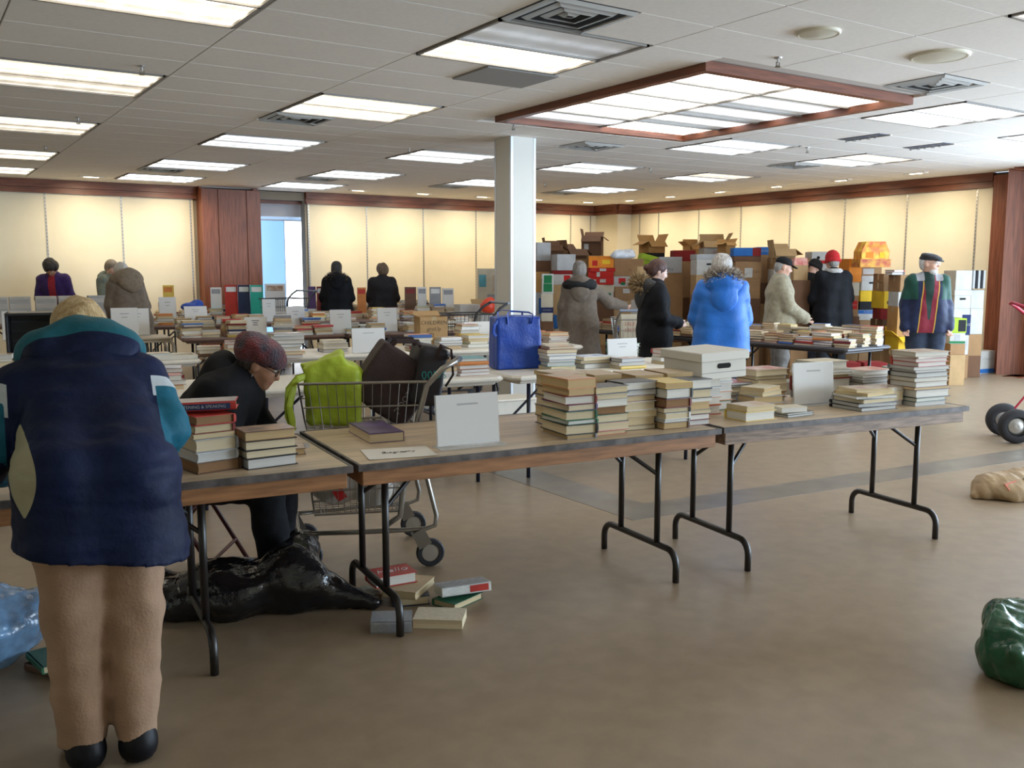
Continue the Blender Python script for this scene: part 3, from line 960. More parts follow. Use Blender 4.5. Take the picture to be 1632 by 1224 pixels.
stack((4.71, 3.02), ZT, [(.19, .24, .024, N, 'grey', 'grey', True), (.19, .24, .020, N + .04, 'green', 'white', True), (.20, .26, .045, N, 'black', 'white', True, None, .01, 0), (.19, .26, .012, N, 'orange', 'aged', False),
                        (.19, .26, .030, N + .03, 'brown', 'white', True), (.19, .26, .022, N - .02, 'tan', 'white', True), (.19, .26, .026, N + .04, 'black', 'grey', True), (.18, .25, .014, N, 'brown', 'white', True),
                        (.19, .27, .018, N - .04, 'grey', 'white', True), (.18, .24, .024, N + .06, 'red', 'white', True), (.18, .24, .020, N - .03, 'red', 'white', True), (.17, .24, .010, N + .08, 'white', 'white', False),
                        (.19, .25, .024, N - .06, 'tan', 'white', True, A_multi)], 'tall stack at right end of front table', G3, T2r)
stack((4.45, 3.47), ZT, [(.18, .28, .04, N, 'grey', 'cream', True), (.20, .28, .085, N + .03, 'dark red', 'white', True), (.19, .27, .018, N, 'tan', 'aged', True), (.21, .28, .014, N - .05, 'white', 'white', False), (.20, .27, .016, N, 'white', 'white', False), (.18, .24, .045, N + .04, 'cream', 'white', True)],
      'broad rear stack with very thick volume', G3, T2r)
stack((4.73, 3.36), ZT, [(.17, .22, .03, N, 'grey', 'grey', True), (.18, .25, .03, N, 'dark red', 'white', True), (.18, .25, .03, N + .03, 'black', 'white', True), (.18, .25, .02, N, 'tan', 'white', True), (.21, .28, .012, N - .05, 'black', 'grey', False), (.20, .27, .016, N, 'white', 'white', False), (.18, .24, .022, N + .04, 'cream', 'white', False, A_red)],
      'rear stack just left of the tall stack', G3, T2r)
stack((4.05, 3.56), ZT, [(.17, .22, .03, N, 'grey', 'cream', True), (.17, .22, .03, N, 'dark red', 'tan', True), (.17, .22, .04, N, 'tan', 'aged', False), (.17, .22, .03, N + .1, 'tan', 'aged', False), (.16, .22, .022, N, 'black', 'aged', True), (.17, .24, .035, N + .05, 'cream', 'cream', True, A_red)], 'rear stack hidden behind the white notice', G3, T2r)
stack((3.84, 3.64), ZT, [(.16, .20, .02, N, 'orange', 'white', True), (.16, .22, .03, N + .1, 'grey', 'white', True), (.16, .22, .014, N - .1, 'tan', 'white', False), (.17, .23, .03, N, 'cream', 'cream', False), (.18, .24, .012, N + .06, 'navy', 'white', True), (.18, .24, .01, N - .04, 'blue', 'white', False, A_red)],
      'rear stack right of the file box', G3, T2r)
stack((3.86, 3.40), ZT, [(.15, .20, .03, N, 'tan', 'tan', True), (.15, .2, .04, N, 'grey', 'tan', True), (.15, .18, .025, N + .3, 'tan', 'aged', False), (.14, .18, .02, N + .4, 'cream', 'tan', False)], 'brownish pile left of the white notice', G3, T2r)
stack((3.43, 3.43), ZT, [(.14, .18, .05, N, 'red', 'white', True), (.14, .18, .04, N, 'orange', 'white', True), (.14, .18, .05, N, 'white', 'grey', True), (.14, .18, .048, N, 'grey', 'white', True)], 'pile under left half of the file box', G3, T2r)
stack((3.61, 3.51), ZT, [(.14, .16, .05, N, 'green', 'white', True), (.14, .16, .05, N, 'orange', 'white', True), (.14, .16, .05, N, 'white', 'grey', True), (.14, .16, .038, N, 'grey', 'white', True)], 'pile under right half of the file box', G3, T2r)


# ---- seeded piles on the tables further back
rng = random.Random(5)
PAPERBACK = ['tan', 'cream', 'white', 'brown', 'orange', 'grey', 'yellow', 'teal', 'dark red', 'navy', 'blue', 'red']


def pile_specs(n, wl, hmin, hmax, pages, base=N, jit=.12):
    out = []
    for i in range(n):
        w = wl[0] * rng.uniform(.88, 1.08)
        l = wl[1] * rng.uniform(.88, 1.08)
        out.append((w, l, rng.uniform(hmin, hmax), base + rng.uniform(-jit, jit) + (PI if rng.random() < .15 else 0), rng.choice(PAPERBACK), rng.choice(pages), rng.random() < .5,
                    rng.choice([None, A_warm, A_cool, A_red, A_multi, A_face]) if i == n - 1 else None))
    return out


LIGHTP = ['white', 'white', 'grey', 'cream']
OLDP = ['cream', 'aged', 'tan', 'cream']
row2 = 'on white table by the trolley'
g = 'books on the white tables behind the trolley'
for xy, n, wl, d in [((2.89, 5.64), 5, (.17, .22), 'left pile ' + row2), ((3.125, 5.62), 3, (.15, .19), 'orange-topped middle pile ' + row2), ((3.37, 5.66), 5, (.22, .24), 'wide right pile ' + row2),
                     ((1.38, 6.02), 3, (.15, .2), 'near pile between the two women'), ((1.42, 6.28), 4, (.19, .25), 'far pile between the two women'), ((2.42, 6.05), 4, (.12, .18), 'small pile left of the lime bag')]:
    stack(xy, ZT, pile_specs(n, wl, .018, .034, LIGHTP), d, g, R(-8))
bb = 'right of blue shopping bag'
for xy, n, wl, d in [((4.10, 5.58), 7, (.17, .23), 'tall pile ' + bb), ((4.40, 5.55), 3, (.18, .26), 'red-orange low pile ' + bb), ((4.86, 5.72), 6, (.17, .24), 'dark-spined pile ' + bb), ((4.36, 5.95), 6, (.17, .24), 'pile behind tall pile ' + bb), ((4.60, 5.36), 3, (.16, .22), 'pile behind the file box, ' + bb), ((5.12, 5.45), 4, (.17, .24), 'last pile ' + bb)]:
    sp_ = pile_specs(n, wl, .018, .036, ['white', 'grey', 'cream', 'aged'])
    if 'dark-spined' in d:
        sp_ = [(s[0], s[1], .026, W + PI + rng.uniform(-.05, .05), 'black' if i % 2 == 0 else 'green', 'white', True) for i, s in enumerate(sp_)]
    stack(xy, ZT, sp_, d, g, R(-8))
g = 'books on the third rank of white tables'
for xy, n, wl, d in [((2.74, 7.62), 7, (.19, .26), 'tall pile right of the knitted beret'), ((2.42, 7.86), 5, (.19, .25), 'pile behind the knitted beret'), ((2.22, 8.1), 3, (.15, .20), 'spined pile left of the beret'),
                     ((1.76, 8.05), 2, (.18, .24), 'pale low pile near the white tray'), ((1.42, 8.25), 4, (.19, .25), 'pile right of the bending woman'), ((4.02, 7.66), 6, (.18, .24), 'pile left of the lettered carton front'),
                     ((4.32, 7.62), 4, (.17, .22), 'white low pile below the lettered carton'), ((4.66, 7.68), 4, (.17, .22), 'pile between the carton and blue bag'), ((4.74, 7.98), 7, (.17, .20), 'rear pile beside the lettered carton'),
                     ((5.1, 7.5), 5, (.17, .23), 'pile hidden behind the blue bag'), ((5.42, 7.42), 5, (.17, .23), 'pile just right of the blue bag'), ((5.40, 7.8), 5, (.17, .23), 'rear pile right of the blue bag'), ((3.3, 7.95), 4, (.17, .23), 'pile behind the brown tote bag'), ((.62, 8.2), 3, (.18, .24), 'pile at left edge of photo')]:
    stack(xy, ZT, pile_specs(n, wl, .018, .036, LIGHTP), d, g, R(-8))
# the dark table of paperbacks on the right
g = 'paperbacks on the dark right table'
T = RZ(R(93))
rw = ['front', 'middle', 'rear']
on = ['first', 'second', 'third', 'fourth', 'fifth', 'sixth', 'seventh', 'eighth', 'ninth', 'tenth']
for r in range(3):
    for k in range(9):
        lx, ly = .09 + k * .205 + rng.uniform(-.02, .02), .66 - r * .235 + rng.uniform(-.02, .02)
        v = T @ Vector((lx, ly, 0))
        n = rng.choice([3, 4, 5]) + (2 if r == 2 else 0) + (1 if k < 3 else 0)
        d = '%s rank, %s pile from the right, dark right table' % (rw[r], on[k])
        sp_ = pile_specs(n, (.115, .18), .016, .03, OLDP if r == 0 else ['cream', 'white', 'aged', 'cream'], base=W, jit=.15)
        if k in (1, 2): sp_ = pile_specs(n, (.15, .23), .016, .03, ['cream', 'aged', 'white'], base=W, jit=.1)
        stack((8.22 + v.x, 5.58 + v.y), ZT, sp_, d, g, R(3), individual=N_BOOK[0] < 302 and r < 2)
for k in range(9):
    for r in range(3):
        stack((8.08 - .66 + r * .24, 7.58 + k * .2), ZT, pile_specs(rng.choice([3, 4, 6]), (.12, .18), .016, .03, OLDP, base=W), '', None, 0, individual=False)
# farther brown tables: too many to pick apart
def fill_table(nl, ang, L, Wd, z, n1=7, dens=.85, hmax=7, skip=()):
    M = RZ(ang)
    y = .11
    while y < Wd - .06:
        x = .1
        while x < L - .05:
            if rng.random() < dens and not any(a <= x <= b for a, b in skip):
                v = M @ Vector((x + rng.uniform(-.02, .02), y, 0))
                stack((nl[0] + v.x, nl[1] + v.y), z, pile_specs(rng.randint(2, hmax), (.14, .21), .016, .034, ['cream', 'aged', 'white', 'grey', 'tan'], jit=.25), '', None, ang, individual=False)
            x += rng.uniform(.2, .27)
        y += .22
fill_table((2.55, 10.33), R(-9), 1.8, .76, ZT, hmax=8, dens=.8, skip=((.72, .98),))
fill_table((4.36, 10.02), R(-8), 1.8, .76, ZT, hmax=6, dens=.95)
fill_table((2.7, 13.0), R(-6), 1.8, .76, ZT, hmax=5, dens=.7)
fill_table((4.55, 12.8), R(-6), 1.8, .76, ZT, hmax=7, dens=.8)
fill_table((6.4, 12.5), R(-6), 1.05, .76, ZT, hmax=8)
fill_table((1.65, 14.25), R(-2), 1.8, .76, ZT, hmax=6, dens=.7, skip=((0, 1.05),))
fill_table((3.5, 15.2), R(-2), 1.8, .7, ZT, hmax=9)
fill_table((5.35, 15.1), R(-2), 1.8, .7, ZT, hmax=8, dens=.8)
fill_table((7.2, 15.0), R(-2), 1.8, .7, ZT, hmax=9)
o = STUFF_BOOKS.build('book_piles', STUFF_MATS)
tag(o, 'mass of small book piles covering the far brown and dark tables', 'books', kind='stuff')
print('individual books', N_BOOK[0])
# ================================================================== smooth solids (for people, clothes, bags)
def surface_nets(V, org, res):
    s = V < 0
    nx, ny, nz = V.shape
    offs = [(a, b, c) for a in (0, 1) for b in (0, 1) for c in (0, 1)]
    cnt = np.zeros((nx - 1, ny - 1, nz - 1), np.int8)
    for a, b, c in offs:
        cnt += s[a:nx - 1 + a, b:ny - 1 + b, c:nz - 1 + c]
    act = (cnt > 0) & (cnt < 8)
    ii = np.argwhere(act)
    idx = -np.ones(cnt.shape, np.int64)
    idx[act] = np.arange(len(ii))
    cv = {o: V[ii[:, 0] + o[0], ii[:, 1] + o[1], ii[:, 2] + o[2]] for o in offs}
    pos = np.zeros((len(ii), 3))
    n = np.zeros(len(ii))
    for a in offs:
        for ax in range(3):
            if a[ax] == 0:
                b = list(a); b[ax] = 1; b = tuple(b)
                va, vb = cv[a], cv[b]
                cr = (va < 0) != (vb < 0)
                t = np.where(cr, va / np.where(cr, va - vb, 1), 0)
                p = np.tile(np.array(a, float), (len(ii), 1))
                p[:, ax] += t
                pos += p * cr[:, None]
                n += cr
    verts = (ii + pos / n[:, None]) * res + org
    faces = []
    def emit(ax):
        o = [a for a in range(3) if a != ax]
        sl0 = [slice(1, -1)] * 3; sl1 = [slice(1, -1)] * 3
        sl0[ax] = slice(0, -1); sl1[ax] = slice(1, None)
        d0, d1 = s[tuple(sl0)], s[tuple(sl1)]
        e = np.argwhere(d0 != d1)
        flip = d0[d0 != d1]
        g = e.copy()
        for a in o: g[:, a] += 1
        def cell(da, db):
            q = g.copy()
            q[:, o[0]] -= da; q[:, o[1]] -= db
            return idx[q[:, 0], q[:, 1], q[:, 2]]
        c = np.stack([cell(1, 1), cell(0, 1), cell(0, 0), cell(1, 0)], 1)
        if ax == 1: flip = ~flip
        c[~flip] = c[~flip][:, ::-1]
        return c
    F = np.concatenate([emit(0), emit(1), emit(2)])
    F = F[(F >= 0).all(1)]
    return verts, F


class SDF:
    """smooth union of round cones and ellipsoids, meshed as one continuous surface"""
    def __init__(s):
        s.p = []

    def cone(s, a, b, ra, rb=None, k=None):
        s.p.append(('c', np.array(a, float), np.array(b, float), ra, ra if rb is None else rb, k)); return s

    def chain(s, pts, rs, k=None):
        for i in range(len(pts) - 1):
            s.cone(pts[i], pts[i + 1], rs[i], rs[i + 1], k)
        return s

    def ell(s, c, r, M=None, k=None, sub=False):
        s.p.append(('e', np.array(c, float), np.array(r, float), np.eye(3) if M is None else np.array(M), sub, k)); return s

    def box(s, c, r, rad, M=None, k=None, sub=False):
        s.p.append(('b', np.array(c, float), np.array(r, float), np.eye(3) if M is None else np.array(M), rad, k, sub)); return s

    def mesh(s, res, k=.03, cuts=(), noise=(), shell=None):
        lo, hi = np.full(3, 1e9), np.full(3, -1e9)
        for q in s.p:
            if q[0] == 'c':
                for P, r in ((q[1], q[3]), (q[2], q[4])):
                    lo = np.minimum(lo, P - r); hi = np.maximum(hi, P + r)
            elif q[0] == 'e' and not q[4]:
                m = np.sqrt(((q[3] * q[2][None, :]) ** 2).sum(1))
                lo = np.minimum(lo, q[1] - m); hi = np.maximum(hi, q[1] + m)
            elif q[0] == 'b' and not q[6]:
                m = (np.abs(q[3]) @ q[2]) + q[4]
                lo = np.minimum(lo, q[1] - m); hi = np.maximum(hi, q[1] + m)
        pad = res * 3 + .02 + sum(abs(a[0]) for a in noise)
        lo -= pad; hi += pad
        n = np.ceil((hi - lo) / res).astype(int) + 1
        V = np.full(tuple(n), .5, np.float32)
        for q in s.p:
            kk = q[5] if q[5] is not None else k
            if q[0] == 'c':
                mr = max(q[3], q[4]); bl, bh = np.minimum(q[1], q[2]) - mr, np.maximum(q[1], q[2]) + mr
            else:
                m = (np.abs(q[3]) @ q[2]) + (q[4] if q[0] == 'b' else 0); bl, bh = q[1] - m, q[1] + m
            e = kk + res * 4
            i0 = np.clip(np.floor((bl - e - lo) / res).astype(int), 0, n - 1)
            i1 = np.clip(np.ceil((bh + e - lo) / res).astype(int) + 1, 1, n)
            X = lo[0] + res * np.arange(i0[0], i1[0])[:, None, None]
            Y = lo[1] + res * np.arange(i0[1], i1[1])[None, :, None]
            Z = lo[2] + res * np.arange(i0[2], i1[2])[None, None, :]
            if q[0] == 'c':
                a, b, ra, rb = q[1:5]
                ab = b - a
                L2 = max(ab @ ab, 1e-9)
                t = np.clip(((X - a[0]) * ab[0] + (Y - a[1]) * ab[1] + (Z - a[2]) * ab[2]) / L2, 0, 1)
                d = np.sqrt((X - a[0] - t * ab[0]) ** 2 + (Y - a[1] - t * ab[1]) ** 2 + (Z - a[2] - t * ab[2]) ** 2) - (ra + (rb - ra) * t)
                sub = False
            else:
                M = q[3]
                dx, dy, dz = X - q[1][0], Y - q[1][1], Z - q[1][2]
                l = [M[0][i] * dx + M[1][i] * dy + M[2][i] * dz for i in range(3)]
                r = q[2]
                if q[0] == 'e':
                    k0 = np.sqrt((l[0] / r[0]) ** 2 + (l[1] / r[1]) ** 2 + (l[2] / r[2]) ** 2)
                    k1 = np.sqrt((l[0] / r[0] ** 2) ** 2 + (l[1] / r[1] ** 2) ** 2 + (l[2] / r[2] ** 2) ** 2) + 1e-9
                    d = k0 * (k0 - 1) / k1
                    sub = q[4]
                else:
                    w = [np.abs(l[i]) - r[i] for i in range(3)]
                    d = np.sqrt(np.maximum(w[0], 0) ** 2 + np.maximum(w[1], 0) ** 2 + np.maximum(w[2], 0) ** 2) + np.minimum(np.maximum(np.maximum(w[0], w[1]), w[2]), 0) - q[4]
                    sub = q[6]
            blk = V[i0[0]:i1[0], i0[1]:i1[1], i0[2]:i1[2]]
            d = d.astype(np.float32)
            if sub:
                h = np.maximum(kk - np.abs(blk + d), 0) / kk
                blk[...] = np.maximum(blk, -d) + h * h * kk * .25
            else:
                h = np.maximum(kk - np.abs(blk - d), 0) / kk
                blk[...] = np.minimum(blk, d) - h * h * kk * .25
        if noise:
            I = np.argwhere(np.abs(V) < .07)
            P = I * res + lo
            add = np.zeros(len(P))
            for amp, sc, seed, st in noise:
                add += amp * smooth_noise(P * np.array(st)[None, :], seed, sc)
            V[I[:, 0], I[:, 1], I[:, 2]] += add.astype(np.float32)
        for pt, nr in cuts:
            X = lo[0] + res * np.arange(n[0])[:, None, None]
            Y = lo[1] + res * np.arange(n[1])[None, :, None]
            Z = lo[2] + res * np.arange(n[2])[None, None, :]
            nr = np.array(nr, float); nr /= np.linalg.norm(nr)
            V = np.maximum(V, ((X - pt[0]) * nr[0] + (Y - pt[1]) * nr[1] + (Z - pt[2]) * nr[2]).astype(np.float32))
        V[0], V[-1] = .5, .5; V[:, 0], V[:, -1] = .5, .5; V[:, :, 0], V[:, :, -1] = .5, .5
        return surface_nets(V, lo, res)

    def build(s, name, m, parent, res=.014, k=.03, cuts=(), noise=(), paint=None, loc=None, zones=None):
        v, f = s.mesh(res, k, cuts, noise)
        me = bpy.data.meshes.new(name)
        me.vertices.add(len(v)); me.vertices.foreach_set('co', v.astype(np.float32).ravel())
        me.loops.add(len(f) * 4); me.loops.foreach_set('vertex_index', f.astype(np.int32).ravel())
        me.polygons.add(len(f))
        me.polygons.foreach_set('loop_start', np.arange(0, len(f) * 4, 4, dtype=np.int32))
        me.polygons.foreach_set('use_smooth', np.ones(len(f), bool))
        if paint is not None:
            c = v[f].mean(1)
            me.polygons.foreach_set('material_index', paint(c).astype(np.int32))
        me.update(calc_edges=True)
        me.validate()
        if zones:
            for zn, fn in zones.items():
                at = me.attributes.new(zn, 'FLOAT', 'POINT')
                at.data.foreach_set('value', fn(v).astype(np.float32))
        for x in (m if isinstance(m, (list, tuple)) else [m]):
            me.materials.append(x)
        return link(name, me, parent, loc)


def zone_mat(base, zones, name):
    """cloth sewn from several colours; each panel is bounded by a signed field stored on the mesh"""
    m = base.copy()
    m.name = name
    nt = m.node_tree
    p = nt.nodes['Principled BSDF']
    src = p.inputs['Base Color'].links[0].from_socket
    for zn, c in zones:
        a = nt.nodes.new('ShaderNodeAttribute'); a.attribute_name = zn
        g = nt.nodes.new('ShaderNodeMath'); g.operation = 'GREATER_THAN'; g.inputs[1].default_value = 0.0
        nt.links.new(a.outputs['Fac'], g.inputs[0])
        mx = nt.nodes.new('ShaderNodeMix'); mx.data_type = 'RGBA'
        nt.links.new(g.outputs[0], mx.inputs['Factor'])
        nt.links.new(src, mx.inputs[6])
        mx.inputs[7].default_value = (*c, 1)
        src = mx.outputs[2]
    nt.links.new(src, p.inputs['Base Color'])
    return m


# ================================================================== people
SKIN = {'fair': mat('skin_fair', (.62, .36, .26), .5, noise=.06, nscale=30), 'pale': mat('skin_pale', (.70, .47, .38), .5, noise=.05, nscale=30), 'warm': mat('skin_warm', (.44, .23, .14), .5, noise=.08, nscale=30)}
M_lip = mat('lips', (.40, .14, .12), .45)
M_eye = mat('eye_white', (.75, .72, .70), .2)
M_iris = mat('eye_iris', (.05, .03, .02), .2)


def fabric(name, c, rough=.8, noise=.15, ns=25, bump=.25, bs=160, sheen=.15, stretch=(1, 1, 1)):
    return mat(name, c, rough=rough, noise=noise, nscale=ns, bump=bump, bscale=bs, spec=.2, sheen=0.0 if max(c) < .03 else sheen, stretch=stretch)


def hair_mat(name, a, b):
    return mat(name, a, rough=.5, col2=b, nscale=22, stretch=(3, 3, .6), bump=.5, bscale=70)


def rot_lean(p, piv, a):
    y, z = p[1] - piv[1], p[2] - piv[2]
    return np.array([p[0], piv[1] + y * math.cos(a) + z * math.sin(a), piv[2] - y * math.sin(a) + z * math.cos(a)])


def make_joints(h=1.65, lean=0.0, head_pitch=0.0, head_yaw=0.0, head_fwd=0.0, arms='down', legs=None, over=None, twist=0.0):
    s = h / 1.70
    J = {}
    J['pelvis'] = np.array([0, 0, .93]) * s
    up = {'waist': (0, -.005, 1.07), 'chest': (0, -.01, 1.28), 'neck': (0, -.015, 1.45), 'nape': (0, .0 + head_fwd * .4, 1.53), 'head': (0, .025 + head_fwd, 1.60)}
    for q in (-1, 1):
        c = 'LR'[(q + 1) // 2]
        up['sh' + c] = (q * .160, -.01, 1.395)
        if arms == 'down':
            up['el' + c], up['wr' + c] = (q * .215, -.03, 1.13), (q * .23, .06, .89)
        elif arms == 'front':
            up['el' + c], up['wr' + c] = (q * .22, .02, 1.12), (q * .09, .22, 1.06)
        elif arms == 'low':
            up['el' + c], up['wr' + c] = (q * .225, .06, 1.12), (q * .15, .27, .98)
    for n, p in up.items():
        J[n] = rot_lean(np.array(p) * s, J['pelvis'], lean)
    if twist:
        T = np.array(RZ(twist))
        for n in up:
            J[n] = T @ J[n]
    for q in (-1, 1):
        c = 'LR'[(q + 1) // 2]
        J['hip' + c] = np.array([q * .095, 0, .91]) * s
        J['kn' + c] = np.array([q * .105, .02, .49]) * s
        J['an' + c] = np.array([q * .11, -.03, .085]) * s
        J['toe' + c] = np.array([q * .135, .13, .035]) * s
    if over:
        for n, p in over.items():
            J[n] = np.array(p, float)
    J['s'] = s
    J['lean'] = lean
    Hm = RZ(twist + head_yaw) @ RX(-(lean * .4 + head_pitch))
    J['H'] = np.array(Hm)
    return J


def head_pt(J, p):
    return J['head'] + J['H'] @ (np.array(p) * J['s'])


def body_sdf(J):
    b = SDF()
    s = J['s']
    H = J['H']
    hp = lambda *p: head_pt(J, p)
    e = lambda c, r, k=.02, sub=False: b.ell(hp(*c), np.array(r) * s, H, k, sub)
    e((0, -.012, .035), (.074, .094, .088))
    e((0, .022, -.035), (.057, .070, .078), .03)
    e((0, .060, -.088), (.026, .026, .024), .03)
    b.cone(hp(0, .086, .020), hp(0, .106, -.022), .008 * s, .0135 * s, .012)
    e((0, .070, .030), (.050, .022, .013))
    for q in (-1, 1):
        e((q * .075, -.005, -.008), (.010, .022, .032), .008)
        e((q * .034, .056, -.022), (.028, .028, .030), .02)
    e((0, .083, -.050), (.024, .012, .006), .006)
    e((0, .081, -.062), (.022, .012, .007), .006)
    for q in (-1, 1):
        e((q * .031, .098, .013), (.017, .013, .011), .008, True)
    b.cone(J['neck'], J['nape'], .058 * s, .052 * s)
    b.cone(J['nape'], hp(0, -.02, -.03), .052 * s, .05 * s)
    # trunk
    for q, c in ((-1, 'L'), (1, 'R')):
        o = np.array([q * .07 * s, 0, 0])
        b.chain([J['chest'] + o, J['waist'] + o * .9, J['pelvis'] + o * 1.15], [.105 * s, .095 * s, .11 * s], .06)
        b.chain([J['neck'] * .5 + J['chest'] * .5, J['sh' + c]], [.07 * s, .062 * s], .05)
        b.chain([J['sh' + c], J['el' + c], J['wr' + c]], [.052 * s, .040 * s, .027 * s])
        b.chain([J['hip' + c], J['kn' + c], J['an' + c]], [.085 * s, .055 * s, .038 * s], .04)
        b.chain([J['an' + c] + np.array([0, -.03, -.035]) * s, J['toe' + c]], [.036 * s, .03 * s])
        # hand: palm, four curled fingers, thumb
        d = J['wr' + c] - J['el' + c]; d /= np.linalg.norm(d)
        side = np.cross(d, np.array([0, 1., .3])); side /= (np.linalg.norm(side) + 1e-9)
        pal = np.cross(side, d)
        w = J['wr' + c]
        for t in (-.02, 0, .02):
            b.cone(w + d * .02 * s, w + d * .085 * s + side * t * s, .017 * s, .013 * s, .02)
        for t, l in ((-.030, .066), (-.010, .078), (.010, .074), (.030, .056)):
            k0 = w + d * .085 * s + side * t * s
            k1 = k0 + (d * .62 + pal * .25) * l * s * .55
            k2 = k1 + (d * .35 + pal * .6) * l * s * .5
            b.chain([k0, k1, k2], [.0100 * s, .0088 * s, .0075 * s], .006)
        th = -q
        b.chain([w + d * .035 * s + pal * .01 * s, w + d * .065 * s + pal * .035 * s + side * .02 * s * th, w + d * .09 * s + pal * .045 * s + side * .018 * s * th], [.013 * s, .011 * s, .009 * s], .01)
    return b


def coat_sdf(J, bulk, hem, flare=.03, sleeve=None, collar=.03, skirt_fwd=0.0):
    b = SDF()
    s = J['s']
    sl = bulk if sleeve is None else sleeve
    for q, c in ((-1, 'L'), (1, 'R')):
        o = np.array([q * .075 * s, 0, 0])
        b.chain([J['chest'] + o, J['waist'] + o, J['pelvis'] + o * 1.2], [(.105 + bulk) * s, (.098 + bulk) * s, (.108 + bulk) * s], .07)
        lo = np.array([J['pelvis'][0] + o[0] * 1.2, J['pelvis'][1] + skirt_fwd, min(hem, J['pelvis'][2]) - .02])
        b.cone(J['pelvis'] + o * 1.2, lo, (.108 + bulk) * s, (.108 + bulk + flare) * s, .06)
        b.cone(J['neck'] * .6 + J['chest'] * .4, J['sh' + c], (.075 + bulk * .6) * s, (.056 + sl) * s, .06)
        b.chain([J['sh' + c], J['el' + c], J['wr' + c] + (J['wr' + c] - J['el' + c]) * .02], [(.056 + sl) * s, (.046 + sl) * s, (.036 + sl * .8) * s], .022)
    b.cone(J['chest'], J['neck'], (.10 + bulk) * s, (.062 + collar) * s, .05)
    return b


FOLD = ((.009, 24, 1, (1, 1, .6)), (.006, 52, 2, (.8, .8, 1.1)), (.003, 100, 3, (.7, .7, 1.2)))


def fur_mesh(name, m, parent, pts, n, L, r, seed=1):
    """tufts standing out of a roll that follows pts"""
    rs = np.random.RandomState(seed)
    pts = [np.array(p, float) for p in pts]
    v, f = [], []
    for i in range(n):
        t = rs.uniform(0, len(pts) - 1.001)
        k = int(t)
        c = pts[k] + (pts[k + 1] - pts[k]) * (t - k)
        ax = pts[k + 1] - pts[k]; ax /= np.linalg.norm(ax) + 1e-9
        d = rs.normal(size=3); d -= ax * (d @ ax) * .7; d /= np.linalg.norm(d)
        b0 = c + d * r * .8
        tip = c + d * (r + L * rs.uniform(.5, 1)) + rs.normal(size=3) * L * .25
        sd = np.cross(d, rs.normal(size=3)); sd /= np.linalg.norm(sd); sd2 = np.cross(d, sd)
        o = len(v)
        w = L * .16
        v += [b0 + sd * w, b0 - sd * w * .6 + sd2 * w, b0 - sd * w * .6 - sd2 * w, tip]
        f += [(o, o + 1, o + 3), (o + 1, o + 2, o + 3), (o + 2, o, o + 3)]
    mb = MB().add(v, f)
    o = mb.build(name, m, parent)
    return o


def person(loc, rz, J, label, skin='fair', res=.016, group='people browsing the book sale', trousers=(.03, .03, .035), trouser_bulk=.03, shoe=(.015, .013, .012), face=True, coat=None, shin_cut=.07, trouser_noise=FOLD, shoe_r=1.0):
    e = empty('person', loc, rz, label, 'person', group)
    def paint(c):
        p = (c - head_pt(J, (0, .084, -.056))) @ J['H'] / J['s']
        lip = (np.abs(p[:, 0]) < .024) & (np.abs(p[:, 2]) < .011) & (p[:, 1] > -.006)
        return lip.astype(int)
    b = body_sdf(J).build('body', [SKIN[skin], M_lip], e, res=min(res, .012), k=.03, paint=paint)
    if face:
        for q in (-1, 1):
            ey = MB()
            c = head_pt(J, (q * .031, .0795, .013))
            o = link('eye', _eye_mesh(), e, tuple(c))
            o.rotation_euler = Matrix(J['H'].tolist()).to_euler()
            o.scale = (J['s'],) * 3
            br = MB().tube([tuple(head_pt(J, (q * x, y, z))) for x, y, z in ((.016, .094, .034), (.032, .092, .040), (.048, .080, .034))], .0035 * J['s'], 6)
            br.build('eyebrow', M_brow, e)
    # trousers
    s = J['s']
    t = SDF()
    for c in 'LR':
        t.chain([J['hip' + c] + np.array([0, 0, .06 * s]), J['hip' + c] * .9 + J['kn' + c] * .1, J['kn' + c], J['an' + c] + np.array([0, 0, .0])],
                [(.10 + trouser_bulk) * s, (.095 + trouser_bulk) * s, (.058 + trouser_bulk) * s, (.045 + trouser_bulk) * s], .03)
    cuts = [] if shin_cut is None else [((0, 0, shin_cut), (0, 0, -1))]
    tm = trousers if not isinstance(trousers, tuple) else fabric('trousers_%d%d%d' % tuple(int(q * 999) for q in trousers), trousers, .85)
    t.build('trousers', tm, e, res=res, k=.03, cuts=cuts, noise=trouser_noise)
    sm = fabric('shoe_%d%d%d' % tuple(int(q * 999) for q in shoe), shoe, .45, bump=.05)
    for c in 'LR':
        a, to = J['an' + c], J['toe' + c]
        h = SDF().cone(a + np.array([0, -.035, -.04]) * s, to, .043 * s * shoe_r, .038 * s * shoe_r).cone(a + np.array([0, -.02, .0]) * s, a + np.array([0, -.03, -.04]) * s, .046 * s * shoe_r, .046 * s * shoe_r)
        h.build('shoe', sm, e, res=min(res, .012), k=.03, cuts=[((0, 0, min(a[2], to[2]) - .033 * s - (.05 * s if a[2] > .2 else 0) if a[2] > .2 else .001), (0, 0, -1))])
    return e


_eye_me = []
M_brow = mat('eyebrow_hair', (.10, .07, .05), .8)


def _eye_mesh():
    if not _eye_me:
        mb = MB()
        pr = [(max(1e-4, .0125 * math.sin(a)), -.0125 * math.cos(a)) for a in np.linspace(0, PI, 9)]
        mb.lathe(pr, n=12, M=RX(R(-90)), mi=0)
        mb.lathe([(1e-4, .0131), (.0055, .0120)], n=12, M=RX(R(-90)), mi=1)
        me = mb.mesh('eye', True)
        me.materials.append(M_eye); me.materials.append(M_iris)
        _eye_me.append(me)
    return _eye_me[0]


